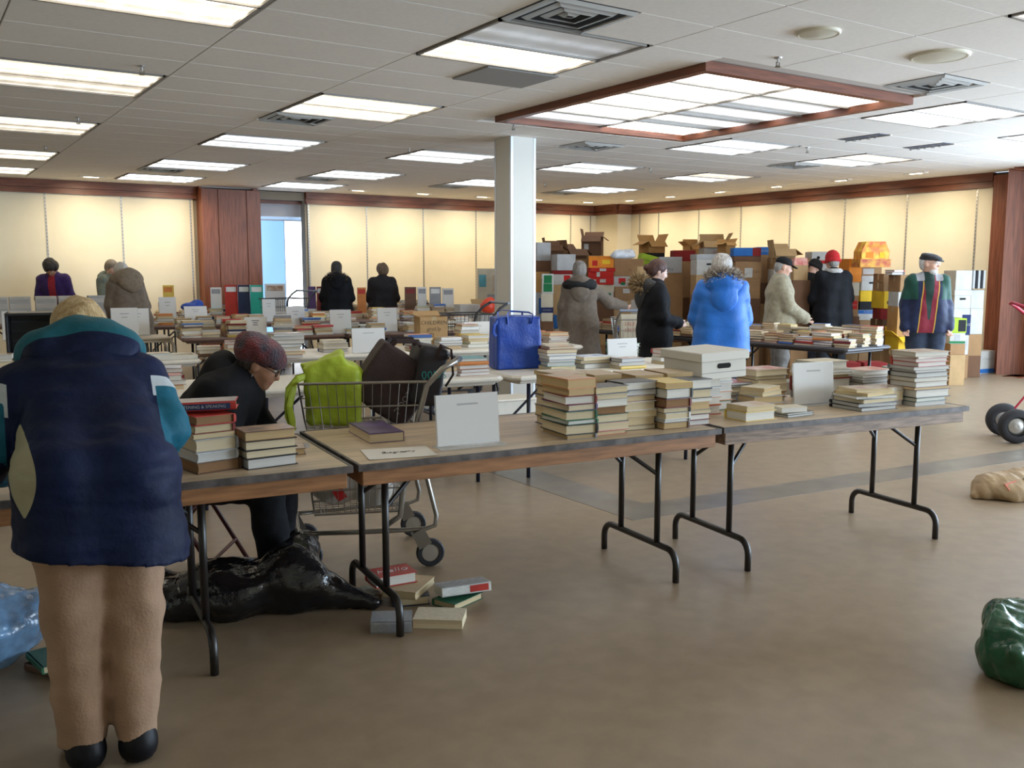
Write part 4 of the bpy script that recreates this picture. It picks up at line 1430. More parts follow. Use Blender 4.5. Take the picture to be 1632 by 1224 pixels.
def hair(e, J, m, length=.0, back=.0, bun=False, res=.012, puff=.012, noise=.004, fringe=True, seed=3):
    b = SDF()
    s = J['s']
    H = J['H']
    b.ell(head_pt(J, (0, -.018, .042)), np.array([.078 + puff, .092 + puff, .088 + puff]) * s, H)
    b.ell(head_pt(J, (0, -.055, -.01)), np.array([.070 + puff, .058 + puff, .075 + puff]) * s, H)
    if length:
        b.ell(head_pt(J, (0, -.06, -.05 - length * .4)), np.array([.075 + puff, .045 + puff, .05 + length]) * s, H)
    if bun:
        b.ell(head_pt(J, (0, -.128, .005)), np.array([.035, .035, .035]) * s, H, .01)
    # clear the face
    b.ell(head_pt(J, (0, .115, -.055)), np.array([.085, .095, .115]) * s, H, .01, True)
    return b.build('hair', m, e, res=res, k=.03, noise=((noise, 70, seed, (1, 1, .4)), (noise * .6, 130, seed + 1, (1, 1, .4))))


def hood(e, J, m, bulk=.02, size=1.0, res=.014, mats=None, paint=None, drop=0.0):
    """hood lying on the shoulders"""
    s = J['s']
    b = SDF()
    nk = J['neck']
    T = J.get('hoodM')
    back = rot_lean(np.array([0, -1, 0]), np.zeros(3), J['lean'])
    upv = rot_lean(np.array([0, 0, 1.]), np.zeros(3), J['lean'])
    pts, rs = [], []
    for a in np.linspace(-1.25, 1.25, 9):
        p = nk + np.array([math.sin(a) * .125 * s * size, 0, 0]) + back * (math.cos(a) * .115 * s * size + .01) + upv * (.045 - .05 * abs(a) / 1.25) * s
        pts.append(p); rs.append((.040 + bulk) * s)
    b.chain(pts, rs, .03)
    b.ell(nk + back * .13 * s * size - upv * (.07 + drop) * s, np.array([.12, .042 + bulk * .5, .125]) * s * size, np.array(RX(-J['lean'])), .05)
    o = b.build('hood', mats or m, e, res=res, k=.04, noise=((.006, 30, 7, (1, 1, 1)), (.003, 70, 8, (1, 1, 1))), paint=paint)
    return o, pts
# ------------------------------------------------------------------ 1. bending woman in the foreground
F_navy = fabric('jacket_navy', (.0045, .010, .040), .62, noise=.25, ns=6, bump=.15, bs=40, sheen=0.0)
F_teal = fabric('jacket_teal', (.012, .16, .22), .6, noise=.2, ns=8, bump=.15, bs=40)
F_white = fabric('jacket_white', (.62, .64, .66), .6)
F_khaki = fabric('khaki_trousers', (.37, .23, .145), .75, noise=.1, ns=10, bump=.2, bs=120)
J = make_joints(1.58, lean=R(50), arms='low')
J['elR'] = np.array([.225, .14, .985]); J['wrR'] = np.array([.20, .38, .86])
J['elL'] = np.array([-.29, .17, .94]); J['wrL'] = np.array([-.26, .42, .85])
J['shR'] += np.array([.01, -.05, -.02]); J['shL'] += np.array([-.03, -.06, -.03])
J['nape'] = J['neck'] + np.array([0, .06, .05]); J['head'] = J['neck'] + np.array([.0, .13, .070]); J['H'] = np.array(RX(-R(38)))
for c, q in (('L', -1), ('R', 1)):
    J['hip' + c] = np.array([q * .085, -.02, .84]); J['kn' + c] = np.array([q * .085, -.02, .47]); J['an' + c] = np.array([q * .072, -.04 - .01 * q, .085]); J['toe' + c] = np.array([q * .105, .09, .04])
J['pelvis'] = np.array([0, -.03, .88])
P1 = person((.465, 2.965, 0), R(-6), J, 'woman bending over the front table, navy and teal jacket, khaki trousers', 'fair', res=.012, trousers=F_khaki, trouser_bulk=.028, shoe=(.008, .008, .010), trouser_noise=((.012, 26, 4, (1, 1, .30)), (.006, 40, 5, (.6, .6, 1.2)), (.003, 90, 6, (1, 1, .5))), shoe_r=1.22)
cb = coat_sdf(J, .042, .62, flare=.025, sleeve=.036, collar=.03, skirt_fwd=-.02)
def _t(c, a, b): return ((c - J[a]) @ (J[b] - J[a])) / np.sum((J[b] - J[a]) ** 2)
def z_white(c):
    tR, tL = _t(c, 'shR', 'elR'), _t(c, 'shL', 'elL')
    a = np.minimum.reduce([c[:, 0] - .185, tR - .26 - .6 * (c[:, 0] - .2), .62 - tR])
    b = np.minimum.reduce([-.225 - c[:, 0], tL - .15, .55 - tL])
    return np.maximum(a, b)
def z_teal(c):
    tR, tL = _t(c, 'shR', 'elR'), _t(c, 'shL', 'elL')
    a = np.minimum.reduce([c[:, 0] - .195, tR - .46 - .6 * (c[:, 0] - .2), 1.6 - tR])
    b = np.minimum.reduce([-.235 - c[:, 0], tL - .40, 1.1 - tL])
    return np.maximum(a, b)
def z_khaki(c):
    w = .035 * np.clip(1 - ((c[:, 2] - .92) / .12) ** 2, 0, 1)
    return np.minimum.reduce([w - np.abs(c[:, 0] + .195), .10 - c[:, 1], np.where(np.abs(c[:, 2] - .92) < .12, 1., -1.) * .1])
cb.build('jacket', zone_mat(F_navy, [('white_panel', (.48, .52, .54)), ('teal_panel', (.009, .11, .17)), ('khaki_panel', (.36, .33, .21))], 'jacket_panels'), P1, res=.008, k=.03, cuts=[((0, 0, .655), (-.16, 0, -1))],
         noise=((.010, 17, 4, (1, 1, 1.3)), (.006, 42, 5, (.6, .8, 1.4)), (.003, 80, 6, (.5, 1, 1.5))), zones={'white_panel': z_white, 'teal_panel': z_teal, 'khaki_panel': z_khaki})
hb = SDF()
nk = J['neck']
back = rot_lean(np.array([0, -1, 0]), np.zeros(3), J['lean']); upv = rot_lean(np.array([0, 0, 1.]), np.zeros(3), J['lean'])
pts = []
for a in np.linspace(-1.5, 1.5, 11):
    pts.append(nk + np.array([math.sin(a) * .155, 0, 0]) + back * (math.cos(a) * .070 + .01) + upv * (.05 - .045 * abs(a) / 1.5))
hb.chain(pts, [.040 + .018 * math.cos(a) for a in np.linspace(-1.5, 1.5, 11)], .03)
hb.ell(nk + back * .095 - upv * .035, (.165, .055, .085), np.array(RX(-J['lean'])), .05)
hb.build('hood', zone_mat(F_navy, [('lining', (.010, .105, .14))], 'hood_panels'), P1, res=.009, k=.03, noise=((.010, 22, 9, (1, 1, 1)), (.006, 50, 3, (1, 1, 1))),
         zones={'lining': lambda c: ((c - nk) @ upv) + .10 * np.abs(c[:, 0]) + .006})
hair(P1, J, hair_mat('hair_blond', (.42, .26, .10), (.62, .46, .24)), length=.03, res=.009, puff=.022, noise=.008)

# ------------------------------------------------------------------ 2. seated woman with the knitted beret
F_black = fabric('coat_black', (.006, .0065, .009), .75, noise=.3, ns=8, bump=.2)
sj = dict(pelvis=(0, 0, .50), waist=(0, .07, .64), chest=(0, .17, .82), neck=(0, .275, .945), nape=(0, .325, .99), head=(0, .385, 1.045), shL=(-.17, .23, .915), shR=(.17, .23, .915),
          elL=(-.24, .29, .68), elR=(.24, .27, .67), wrL=(-.12, .47, .60), wrR=(.13, .47, .60), hipL=(-.10, .0, .50), hipR=(.10, .0, .50), knL=(-.12, .44, .50), knR=(.13, .42, .49),
          anL=(-.13, .40, .10), anR=(.13, .46, .10), toeL=(-.14, .56, .035), toeR=(.15, .62, .035))
J = make_joints(1.62, over=sj)
J['lean'] = R(38)
J['H'] = np.array(RX(-R(30)))
P2 = person((1.105, 4.53, 0), R(-123.5), J, 'seated woman in profile wearing knitted maroon beret, glasses and black coat', 'warm', res=.012, trousers=(.012, .012, .014), trouser_bulk=.035, shoe=(.01, .01, .01), shin_cut=.06)
cb = coat_sdf(J, .045, .44, flare=.04, sleeve=.035, collar=.035)
cb.p = [q[:5] + (.11,) if q[0] == 'c' else q for q in cb.p]
cb.ell((0, .06, .52), (.22, .22, .13))
cb.build('coat', F_black, P2, res=.012, k=.04, cuts=[((0, 0, .455), (0, 0, -1))], noise=FOLD)
hood(P2, J, F_black, .018, 1.0, .012)
F_knit = mat('knit_maroon', (.16, .018, .02), .9, col2=(.05, .035, .05), nscale=16, bump=.9, bscale=90, sheen=.2)
bt = SDF()
bt.ell(head_pt(J, (0, -.035, .070)), (.112, .128, .066), J['H'])
bt.ell(head_pt(J, (0, -.005, .045)), (.088, .108, .035), J['H'])
bt.ell(head_pt(J, (0, -.075, .035)), (.098, .075, .070), J['H'])
bt.build('beret', F_knit, P2, res=.009, k=.03, noise=((.004, 90, 5, (1, 1, 1)), (.003, 160, 6, (1, 1, 1))))
hair(P2, J, hair_mat('hair_dark_short', (.03, .022, .02), (.08, .06, .05)), res=.011, puff=.004)
gl = MB()
for q in (-1, 1):
    gl.tube([tuple(head_pt(J, (q * (.034 + .025 * math.cos(a)), .100 - .004 * abs(math.cos(a)), .008 + .017 * math.sin(a)))) for a in np.linspace(0, 2 * PI, 15)[:-1]], .0022, 6, closed=True)
    gl.tube([tuple(head_pt(J, p)) for p in ((q * .059, .094, .013), (q * .077, .05, .015), (q * .080, -.01, .012))], .0022, 6)
gl.tube([tuple(head_pt(J, p)) for p in ((-.010, .104, .012), (0, .107, .014), (.010, .104, .012))], .002, 6)
gl.build('glasses', M_black, P2)
MB().tube([tuple(head_pt(J, p)) for p in ((.081, .0, -.045), (.083, .003, -.058), (.081, .006, -.045))], .0025, 6).build('earring', M_metal, P2)

# ------------------------------------------------------------------ people further back
BACK = R(-33.5)


def simple_coat(P, J, m, bulk, hem, flare=.03, sleeve=None, collar=.03, res=.016, noise=FOLD, name='coat', paint=None, cuts=None):
    return coat_sdf(J, bulk, hem, flare, sleeve, collar).build(name, m, P, res=res, k=.035, cuts=cuts or [((0, 0, hem), (0, 0, -1))], noise=noise, paint=paint)


# blue parka
F_blue = mat('parka_blue', (.006, .14, .56), .55, noise=.1, nscale=10, bump=.15, bscale=60, sheen=.15)
F_furg = mat('fur_grey', (.20, .16, .13), .9, col2=(.45, .40, .34), nscale=60)
J = make_joints(1.60, head_pitch=R(12), head_yaw=R(-25), arms='low')
P = person((6.33, 6.07, 0), R(-38), J, 'woman seen from behind in bright blue parka with red scarf', 'pale', trousers=(.03, .035, .06))
simple_coat(P, J, F_blue, .058, .74, .05, .045, .04, noise=((.010, 24, 1, (.6, .6, 1.6)), (.006, 60, 2, (.5, .5, 1.5))))
_, hp_ = hood(P, J, F_blue, .022, 1.1, drop=.06)
fur_mesh('fur_trim', F_furg, P, [p + np.array([0, 0, .05]) for p in hp_], 900, .05, .05, 3)
sc = SDF()
sc.chain([J['neck'] + np.array([math.cos(a) * .085, math.sin(a) * .085, .055]) for a in np.linspace(0, 2 * PI, 13)], [.032] * 13)
sc.build('scarf', fabric('scarf_red', (.62, .03, .03), .8), P, res=.012, k=.03, noise=((.005, 50, 3, (1, 1, 1)),))
hair(P, J, hair_mat('hair_grey', (.22, .20, .18), (.48, .45, .42)), length=.01, puff=.02, noise=.008)

# black coat, profile, fur hood
F_furt = mat('fur_tan', (.22, .14, .07), .9, col2=(.45, .33, .18), nscale=60)
J = make_joints(1.57, head_pitch=R(18), arms='front')
P = person((6.22, 6.85, 0), R(-118), J, 'woman in profile looking down, black coat, tan fur hood', 'pale', trousers=(.012, .012, .014))
simple_coat(P, J, F_black, .05, .58, .03, .035, .04)
_, hp_ = hood(P, J, mat('hood_charcoal', (.035, .037, .04), .8), .02, 1.1, drop=.04)
fur_mesh('fur_trim', F_furt, P, [p - np.array([0, .035, -.0]) for p in hp_[1:-1]], 900, .06, .055, 4)
hair(P, J, hair_mat('hair_auburn', (.045, .014, .009), (.10, .035, .022)), bun=True, puff=.008)

# grey coat with black fur collar, reaching to a trolley
F_taupe = fabric('coat_taupe', (.17, .135, .105), .85, noise=.12)
F_furb = mat('fur_black', (.008, .008, .009), .8)
J = make_joints(1.57, arms='down')
J['elR'] = np.array([.36, .10, 1.10]); J['wrR'] = np.array([.56, .22, 1.05])
P = person((6.98, 9.05, 0), R(-36), J, 'woman from behind in long grey-brown coat with black fur collar', 'fair', trousers=(.05, .045, .04))
simple_coat(P, J, F_taupe, .05, .42, .05, .03, .035)
_, hp_ = hood(P, J, F_taupe, .015, 1.05, drop=.05)
cl = SDF()
cl.chain([J['neck'] + np.array([math.sin(a) * .16, -.10 * math.cos(a) - .02, -.0 - .02 * abs(a)]) for a in np.linspace(-1.4, 1.4, 9)], [.058] * 9)
cl.build('fur_collar', F_furb, P, res=.014, k=.03, noise=((.008, 80, 2, (1, 1, 1)),))
hair(P, J, hair_mat('hair_grey2', (.17, .14, .12), (.30, .26, .23)), length=.0, puff=.016, noise=.006)

# two black coats by the far tables
J = make_joints(1.60, arms='front', head_pitch=R(5))
P = person((5.88, 13.95, 0), R(-28), J, 'person from behind in black coat with fur hood by far tables', 'fair', res=.02, trousers=(.012, .012, .014), face=False)
simple_coat(P, J, F_black, .055, .62, .03, .04, res=.02)
_, hp_ = hood(P, J, F_black, .02, 1.05, res=.02)
fur_mesh('fur_trim', mat('fur_dark_brown', (.06, .045, .03), .9, col2=(.16, .12, .08), nscale=60), P, hp_, 500, .05, .05, 5)
hair(P, J, hair_mat('hair_black', (.008, .007, .007), (.02, .018, .016)), length=.05, puff=.014, res=.016)
J = make_joints(1.58, arms='front', head_pitch=R(12), head_yaw=R(15), lean=R(6))
P = person((6.66, 13.9, 0), R(-24), J, 'person from behind in plain dark jacket, curly brown hair', 'fair', res=.02, trousers=(.02, .02, .025), face=False)
simple_coat(P, J, fabric('jacket_dark', (.014, .012, .014), .7), .05, .78, .02, .04, res=.02)
hair(P, J, hair_mat('hair_brown', (.07, .04, .02), (.16, .10, .05)), puff=.02, res=.016, noise=.01)

# three browsers at far left
J = make_joints(1.68, arms='low', lean=R(20), head_pitch=R(45), head_fwd=.03)
P = person((2.06, 15.72, 0), R(158), J, 'dark-haired person in purple jacket bent over far left boxes', 'warm', res=.02, trousers=(.03, .03, .05))
simple_coat(P, J, [fabric('jacket_purple', (.035, .014, .09), .7), fabric('shirt_red', (.30, .02, .03), .7)], .04, .80, .02, .03, res=.02, paint=lambda c: ((np.abs(c[:, 0]) < .045) & (c[:, 1] > .1) & (c[:, 2] > 1.0)).astype(int))
hair(P, J, hair_mat('hair_black2', (.010, .008, .007), (.03, .022, .018)), puff=.03, res=.014, noise=.01)
J = make_joints(1.62, arms='low', head_pitch=R(18), head_yaw=R(-10))
P = person((2.78, 15.4, 0), R(-150), J, 'grey-haired person in sage jacket behind the taupe coat', 'fair', res=.02, trousers=(.05, .05, .05))
simple_coat(P, J, fabric('jacket_sage', (.14, .16, .13), .8), .045, .75, .02, .035, res=.02)
hood(P, J, fabric('jacket_sage_hood', (.12, .14, .12), .8), .015, 1.0, res=.02)
hair(P, J, hair_mat('hair_grey_brown', (.20, .15, .10), (.38, .31, .24)), puff=.014, res=.016)
J = make_joints(1.62, arms='low', lean=R(24), head_pitch=R(15))
P = person((2.50, 12.55, 0), R(12), J, 'person leaning over books in taupe hooded coat, white hair', 'fair', res=.018, trousers=(.06, .05, .04), face=False)
simple_coat(P, J, F_taupe, .05, .60, .05, .04, res=.018)
_, hp_ = hood(P, J, fabric('hood_taupe_lining', (.22, .17, .12), .85), .035, 1.3, res=.018)
hair(P, J, hair_mat('hair_white', (.45, .42, .38), (.62, .60, .57)), puff=.014, res=.016)

# beige jacket and black cap
J = make_joints(1.62, arms='low', head_pitch=R(15))
P = person((8.75, 7.45, 0), R(-128), J, 'man in beige jacket and black baseball cap facing right', 'fair', trousers=(.16, .15, .14))
simple_coat(P, J, fabric('jacket_beige', (.34, .30, .21), .75), .055, .84, .015, .045)
def cap(P, J, m, flat=False):
    c = SDF()
    c.ell(head_pt(J, (0, -.010, .062)), np.array([.086, .106, .070 if not flat else .05]) * J['s'], J['H'])
    if flat: c.ell(head_pt(J, (0, .02, .080)), np.array([.098, .120, .032]) * J['s'], J['H'] @ np.array(RX(R(-14))))
    c.ell(head_pt(J, (0, -.01, -.03)), np.array([.14, .16, .075]) * J['s'], J['H'], .008, True)
    o = c.build('cap', m, P, res=.010, k=.02)
    v = SDF()
    v.ell(head_pt(J, (0, .115, .040)), np.array([.066, .062 if not flat else .045, .011]) * J['s'], J['H'] @ np.array(RX(R(-12))))
    v.build('cap_peak', m, P, res=.008, k=.01)
cap(P, J, fabric('cap_black', (.010, .010, .011), .8))
hair(P, J, hair_mat('hair_grey3', (.25, .23, .21), (.40, .38, .36)), puff=-.004, res=.014)

# red knitted cap, black coat; pompom hat behind
J = make_joints(1.70, arms='low', head_pitch=R(10), lean=R(5))
P = person((10.42, 7.98, 0), R(-30), J, 'person from behind in black coat and bright red knitted cap', 'fair', trousers=(.02, .02, .025), face=False)
simple_coat(P, J, F_black, .05, .62, .03, .04)
def knit(P, J, m, pom=False, tall=.0):
    c = SDF()
    c.ell(head_pt(J, (0, -.015, .060)), np.array([.092, .110, .088 + tall]) * J['s'], J['H'])
    c.chain([head_pt(J, (math.cos(a) * .086, -.012 + math.sin(a) * .104, .012)) for a in np.linspace(0, 2 * PI, 17)], [.017] * 17, .02)
    c.ell(head_pt(J, (0, .02, -.075)), np.array([.12, .16, .07]) * J['s'], J['H'], .01, True)
    if pom: c.ell(head_pt(J, (0, -.03, .172)), np.array([.024] * 3), None, .01)
    c.build('knitted_hat', m, P, res=.011, k=.02, noise=((.003, 110, 4, (1, 1, .3)),))
knit(P, J, mat('knit_red', (.50, .012, .015), .9, noise=.25, nscale=50, bump=.8, bscale=120), tall=.02)
sc = SDF()
sc.chain([J['neck'] + np.array([math.cos(a) * .082, math.sin(a) * .082, .03]) for a in np.linspace(0, 2 * PI, 13)], [.03] * 13)
sc.build('scarf', fabric('scarf_pale', (.40, .38, .36), .8), P, res=.013, k=.03)
hair(P, J, hair_mat('hair_grey4', (.20, .18, .16), (.3, .28, .26)), puff=.0, res=.016)
J = make_joints(1.62, arms='low', head_pitch=R(28), lean=R(8))
P = person((10.85, 8.75, 0), R(-100), J, 'person in black pompom hat beside the red knitted cap', 'fair', trousers=(.02, .02, .025))
simple_coat(P, J, fabric('coat_black_wool', (.013, .012, .012), .9), .04, .66, .03, .03)
knit(P, J, mat('knit_black', (.010, .008, .008), .95, bump=.8, bscale=120), pom=True)

# man with flat cap
F_mnavy = fabric('jacket_man_navy', (.012, .018, .055), .6, noise=.2, ns=8)
J = make_joints(1.66, arms='down', head_yaw=R(52), head_pitch=R(2))
P = person((9.62, 6.12, 0), R(146.5) - R(8) - R(0) + R(0), J, 'bearded man in flat cap and open navy-green jacket facing us', 'fair', trousers=(.025, .035, .06), trouser_bulk=.035)
fr = lambda c: c[:, 1] - .04
ZM = {'green_shoulder': lambda c: np.minimum(c[:, 2] - 1.17 + .0 * c[:, 0], np.abs(c[:, 0]) - .125),
      'yellow_edge': lambda c: np.minimum.reduce([fr(c), .088 - np.abs(c[:, 0] - .012 + .10 * (c[:, 2] - 1.1))]),
      'vest': lambda c: np.minimum.reduce([fr(c), .078 - np.abs(c[:, 0] - .012 + .10 * (c[:, 2] - 1.1))]),
      'shirt': lambda c: np.minimum.reduce([fr(c), .012 + .10 * (c[:, 2] - .95) - np.abs(c[:, 0] - .012), c[:, 2] - .95]),
      'collar_lining': lambda c: np.minimum.reduce([c[:, 2] - 1.375, .14 - np.abs(c[:, 0]), np.abs(c[:, 0]) - .06])}
coat_sdf(J, .038, .80, .012, .034, .03).build('jacket', zone_mat(F_mnavy, [('green_shoulder', (.012, .065, .045)), ('yellow_edge', (.60, .36, .05)), ('vest', (.20, .015, .03)), ('shirt', (.012, .035, .028)), ('collar_lining', (.32, .32, .34))], 'man_jacket_panels'),
                                              P, res=.012, k=.035, cuts=[((0, 0, .80), (0, 0, -1))], noise=FOLD, zones=ZM)
cap(P, J, fabric('flat_cap', (.035, .035, .038), .85), flat=True)
hair(P, J, hair_mat('hair_white2', (.50, .48, .46), (.62, .60, .58)), puff=-.002, res=.013)
bd = SDF()
bd.ell(head_pt(J, (0, .050, -.085)), np.array([.055, .05, .042]) * J['s'], J['H'])
bd.ell(head_pt(J, (0, .088, -.044)), np.array([.034, .016, .008]) * J['s'], J['H'], .01)
bd.build('beard', hair_mat('beard_white', (.48, .46, .44), (.66, .64, .62)), P, res=.010, k=.02, noise=((.003, 110, 4, (1, 1, .5)),))
gl = MB()
for q in (-1, 1):
    gl.tube([tuple(head_pt(J, (q * (.034 + .023 * math.cos(a)), .101, .010 + .017 * math.sin(a)))) for a in np.linspace(0, 2 * PI, 13)[:-1]], .002, 5, closed=True)
    gl.tube([tuple(head_pt(J, p)) for p in ((q * .057, .098, .013), (q * .078, -.01, .012))], .002, 5)
gl.build('glasses', M_metal, P)
# ================================================================== cartons and other boxes
KRAFT = {'brown': (.33, .19, .09), 'dark brown': (.15, .075, .04), 'tan': (.45, .29, .14), 'orange-brown': (.48, .26, .09), 'white': (.52, .505, .47), 'grey': (.42, .42, .42), 'cream': (.58, .52, .40),
         'red': (.50, .025, .02), 'dark red': (.24, .02, .018), 'blue': (.03, .14, .42), 'navy': (.02, .03, .10), 'lime': (.36, .52, .04), 'orange': (.75, .24, .03), 'yellow': (.75, .48, .03), 'green': (.02, .17, .06), 'black': (.015, .015, .018)}
KM = {k: mat('carton_' + k.replace(' ', '_').replace('-', '_'), v, rough=.75, noise=.07, nscale=7, spec=.25) for k, v in KRAFT.items()}
KI = mat('carton_inside', (.24, .14, .07), .85)
M_tape = mat('packing_tape', (.50, .38, .22), .25)
M_ink = mat('ink_dark', (.02, .02, .025), .6)
M_inkg = mat('ink_grey', (.35, .35, .35), .7)


def carton(loc, w, d, h, rz, colour, label, style='closed', prints=(), tilt=None, group='cartons in the big pile', cat='box', name='cardboard_box', top=None):
    """loc: centre of the base. style: closed / open / lid / tray.  prints: (face, u, v, w, h, colour[, text, size, text colour])"""
    e = empty(name, loc, rz, label, cat, group)
    if tilt: e.rotation_euler = (tilt[0], tilt[1], rz)
    m = KM[colour]
    th = .006
    if style == 'open':
        b = MB()
        b.box((0, 0, th / 2), (w, d, th))
        b.box((-w / 2 + th / 2, 0, h / 2), (th, d, h)).box((w / 2 - th / 2, 0, h / 2), (th, d, h))
        b.box((0, -d / 2 + th / 2, h / 2), (w, th, h)).box((0, d / 2 - th / 2, h / 2), (w, th, h))
        b.build('body', m, e)
        fl = min(w, d) * .45
        fa = [(.9, .3, 2.1, .2), (2.0, .5, 2.3, .6), (.2, 2.2, 2.4, .9)][len(label) % 3]
        for (ax, s, a) in (('x', -1, fa[0]), ('x', 1, fa[1]), ('y', -1, fa[2]), ('y', 1, fa[3])):
            f = MB()
            if ax == 'x':
                f.box((0, 0, fl / 2), (th, d * .98, fl)).build('flap', m, e, (s * (w / 2 - th / 2), 0, h), (0, s * a, 0))
            else:
                f.box((0, 0, fl / 2), (w * .98, th, fl)).build('flap', m, e, (0, s * (d / 2 - th / 2), h), (-s * a, 0, 0))
    elif style == 'lid':
        lh = min(.075, h * .32)
        MB().bbox((0, 0, h / 2 - .005), (w, d, h - .01), .004).build('body', m, e)
        MB().bbox((0, 0, h - lh / 2), (w + .016, d + .016, lh), .005).build('lid', KM[top] if top else m, e)
        hm = mat('handle_hole', (.01, .01, .01), .9)
        for s in (-1, 1):
            hb = MB()
            r = .014
            hb.prism([(x * 1 - .03 if x < 0 else x + .03, y) for x, y in [(r * math.cos(a), r * math.sin(a)) for a in np.linspace(0, 2 * PI, 13)[:-1]]], 0, .004, M=RX(R(90)) if s < 0 else RX(R(-90)))
            hb.build('handle_hole', hm, e, (0, s * (d / 2 - .0005), h * .52))
    else:
        MB().bbox((0, 0, h / 2), (w, d, h), .004).build('body', m, e)
        if style == 'closed' and colour in ('brown', 'dark brown', 'tan', 'orange-brown'):
            MB().box((0, 0, h), (w * 1.001, .05, .001)).box((w / 2, 0, h - .04), (.001, .05, .08)).box((-w / 2, 0, h - .04), (.001, .05, .08)).build('tape', M_tape, e)
        if style == 'closed':
            MB().box((0, 0, h + .0008), (w, .004, .0012)).build('lid_seam', KI, e)
        if style == 'tray':
            MB().box((0, 0, h), (w * .8, d * .7, .002)).build('opening', KI, e)
    for p in prints:
        face, u, v, pw, ph, pc = p[:6]
        if face == 'f':    # -y face
            o = (u * w, -d / 2 - .001, v * h); rt = (R(90), 0, 0); nrm = (0, -1, 0)
        elif face == 'l':  # -x face
            o = (-w / 2 - .001, u * d, v * h); rt = (R(90), 0, R(-90)); nrm = (-1, 0, 0)
        else:
            o = (u * w, v * d, h + .001); rt = (0, 0, 0); nrm = (0, 0, 1)
        if pc is not None:
            MB().box((0, 0, 0), (pw, ph, .002)).build('print', KM[pc], e, o, rt)
        if len(p) > 6 and p[6]:
            oo = tuple(o[i] + nrm[i] * .0015 for i in range(3))
            lettering(p[6], p[7], p[8], e, oo, rt)
    return e


# columns of the pile: (x, y of the column at its depth, facing angle, list from the TOP: (height of its top, height of its bottom, width, depth, colour, label, style, prints, extra))
FACE = R(-33.5)
IW = KM['white']; IB = M_ink; IR = KM['red']; IG = KM['green']; IN = KM['navy']; IO = KM['orange']; IY = KM['yellow']


def pile_point(px, depth):
    """plan position at a distance along the view axis, read off a survey of the photograph"""
    lat = (px - 816) / FPX * depth
    fx, fy = math.sin(YAW), math.cos(YAW)
    return (fx * depth * math.cos(PITCH) + math.cos(YAW) * lat, fy * depth * math.cos(PITCH) - math.sin(YAW) * lat)


FILLN = [0]
FOOT = []          # footprints already taken: (cx, cy, w, d, angle)
for _o in bpy.data.objects:
    if _o.name.startswith('person'):
        FOOT.append((_o.location.x, _o.location.y, .50, .50, _o.rotation_euler.z))


def _rects_hit(a, b):
    def axes(r):
        return [Vector((math.cos(r[4]), math.sin(r[4]))), Vector((-math.sin(r[4]), math.cos(r[4])))]
    def ext(r, ax):
        u, v = axes(r)
        return r[2] / 2 * abs(u.dot(ax)) + r[3] / 2 * abs(v.dot(ax))
    d = Vector((b[0] - a[0], b[1] - a[1]))
    return all(abs(d.dot(ax)) < ext(a, ax) + ext(b, ax) for ax in axes(a) + axes(b))


def column(x0, x1, depth, items, rz=FACE, fill='brown'):
    for _ in range(60):
        cx, cy = pile_point((x0 + x1) / 2, depth)
        fp = (cx, cy, (x1 - x0) * depth / FPX + .02, .44, rz)
        if not any(_rects_hit(fp, q) for q in FOOT):
            break
        depth += .06
    FOOT.append(fp)
    mpp = depth / FPX
    Wd = (x1 - x0) * mpp
    zof = lambda y: CAM_H - (y - 431) * mpp
    zs = [(zof(i[0]), zof(i[1])) for i in items]
    zb = zs[-1][1]
    low = items[-1]
    if zb > .05:
        nfill = max(1, round(zb / .34))
        for k in range(nfill):
            names = ['bottom', 'second-lowest', 'third-lowest', 'fourth-lowest', 'fifth-lowest', 'sixth-lowest']
            carton((cx, cy, zb * k / nfill), min(Wd, .52) - .01, .40, zb / nfill - .001, rz + rng.uniform(-.02, .02), ('brown', 'tan', 'dark brown', 'brown')[FILLN[0] % 4],
                   '%s plain carton under the %s' % (names[k], low[4]), 'closed')
            FILLN[0] += 1
    for it, (zt_, zb_) in reversed(list(zip(items, zs))):
        y0, y1, colr, style, lab = it[:5]
        pr = it[5] if len(it) > 5 else ()
        ex = it[6] if len(it) > 6 else {}
        w = ex.get('w', Wd - .012)
        carton((cx, cy, zb_), w, ex.get('d', .35), zt_ - zb_ - .001, rz + ex.get('rz', rng.uniform(-.11, .11)), colr, lab, style, pr, ex.get('tilt'), top=ex.get('top'))


column(848, 872, 15.0, [(388, 416, 'grey', 'closed', 'grey upright box atop the far left end of pile'), (416, 433, 'dark brown', 'closed', 'dark brown carton below the grey upright box'),
                        (433, 465, 'orange-brown', 'closed', 'orange-brown carton right of the white column'), (465, 507, 'grey', 'closed', 'pale grey box with teal side next to the column', [('f', 0, .5, .1, .25, 'blue')]),
                        (507, 535, 'brown', 'closed', 'brown carton low beside the blue shopping bag')], rz=R(-20))
column(866, 894, 15.9, [(392, 420, 'dark brown', 'open', 'large brown open carton at top left of the pile'), (420, 437, 'dark brown', 'closed', 'brown carton under the top left open carton')], rz=R(-25))
column(862, 881, 14.2, [(436, 467, 'white', 'closed', 'white carton with green leafy print', [('f', 0, .72, .12, .12, 'green'), ('f', 0, .3, .13, .12, 'green'), ('l', 0, .5, .12, .15, 'green')]),
                        (467, 488, 'cream', 'closed', 'cream carton above one with navy band'), (488, 510, 'cream', 'closed', 'cream carton with navy band and lettering', [('f', 0, .8, .185, .08, 'navy', 'LEXMARK', .03, IW)])], rz=R(-33))
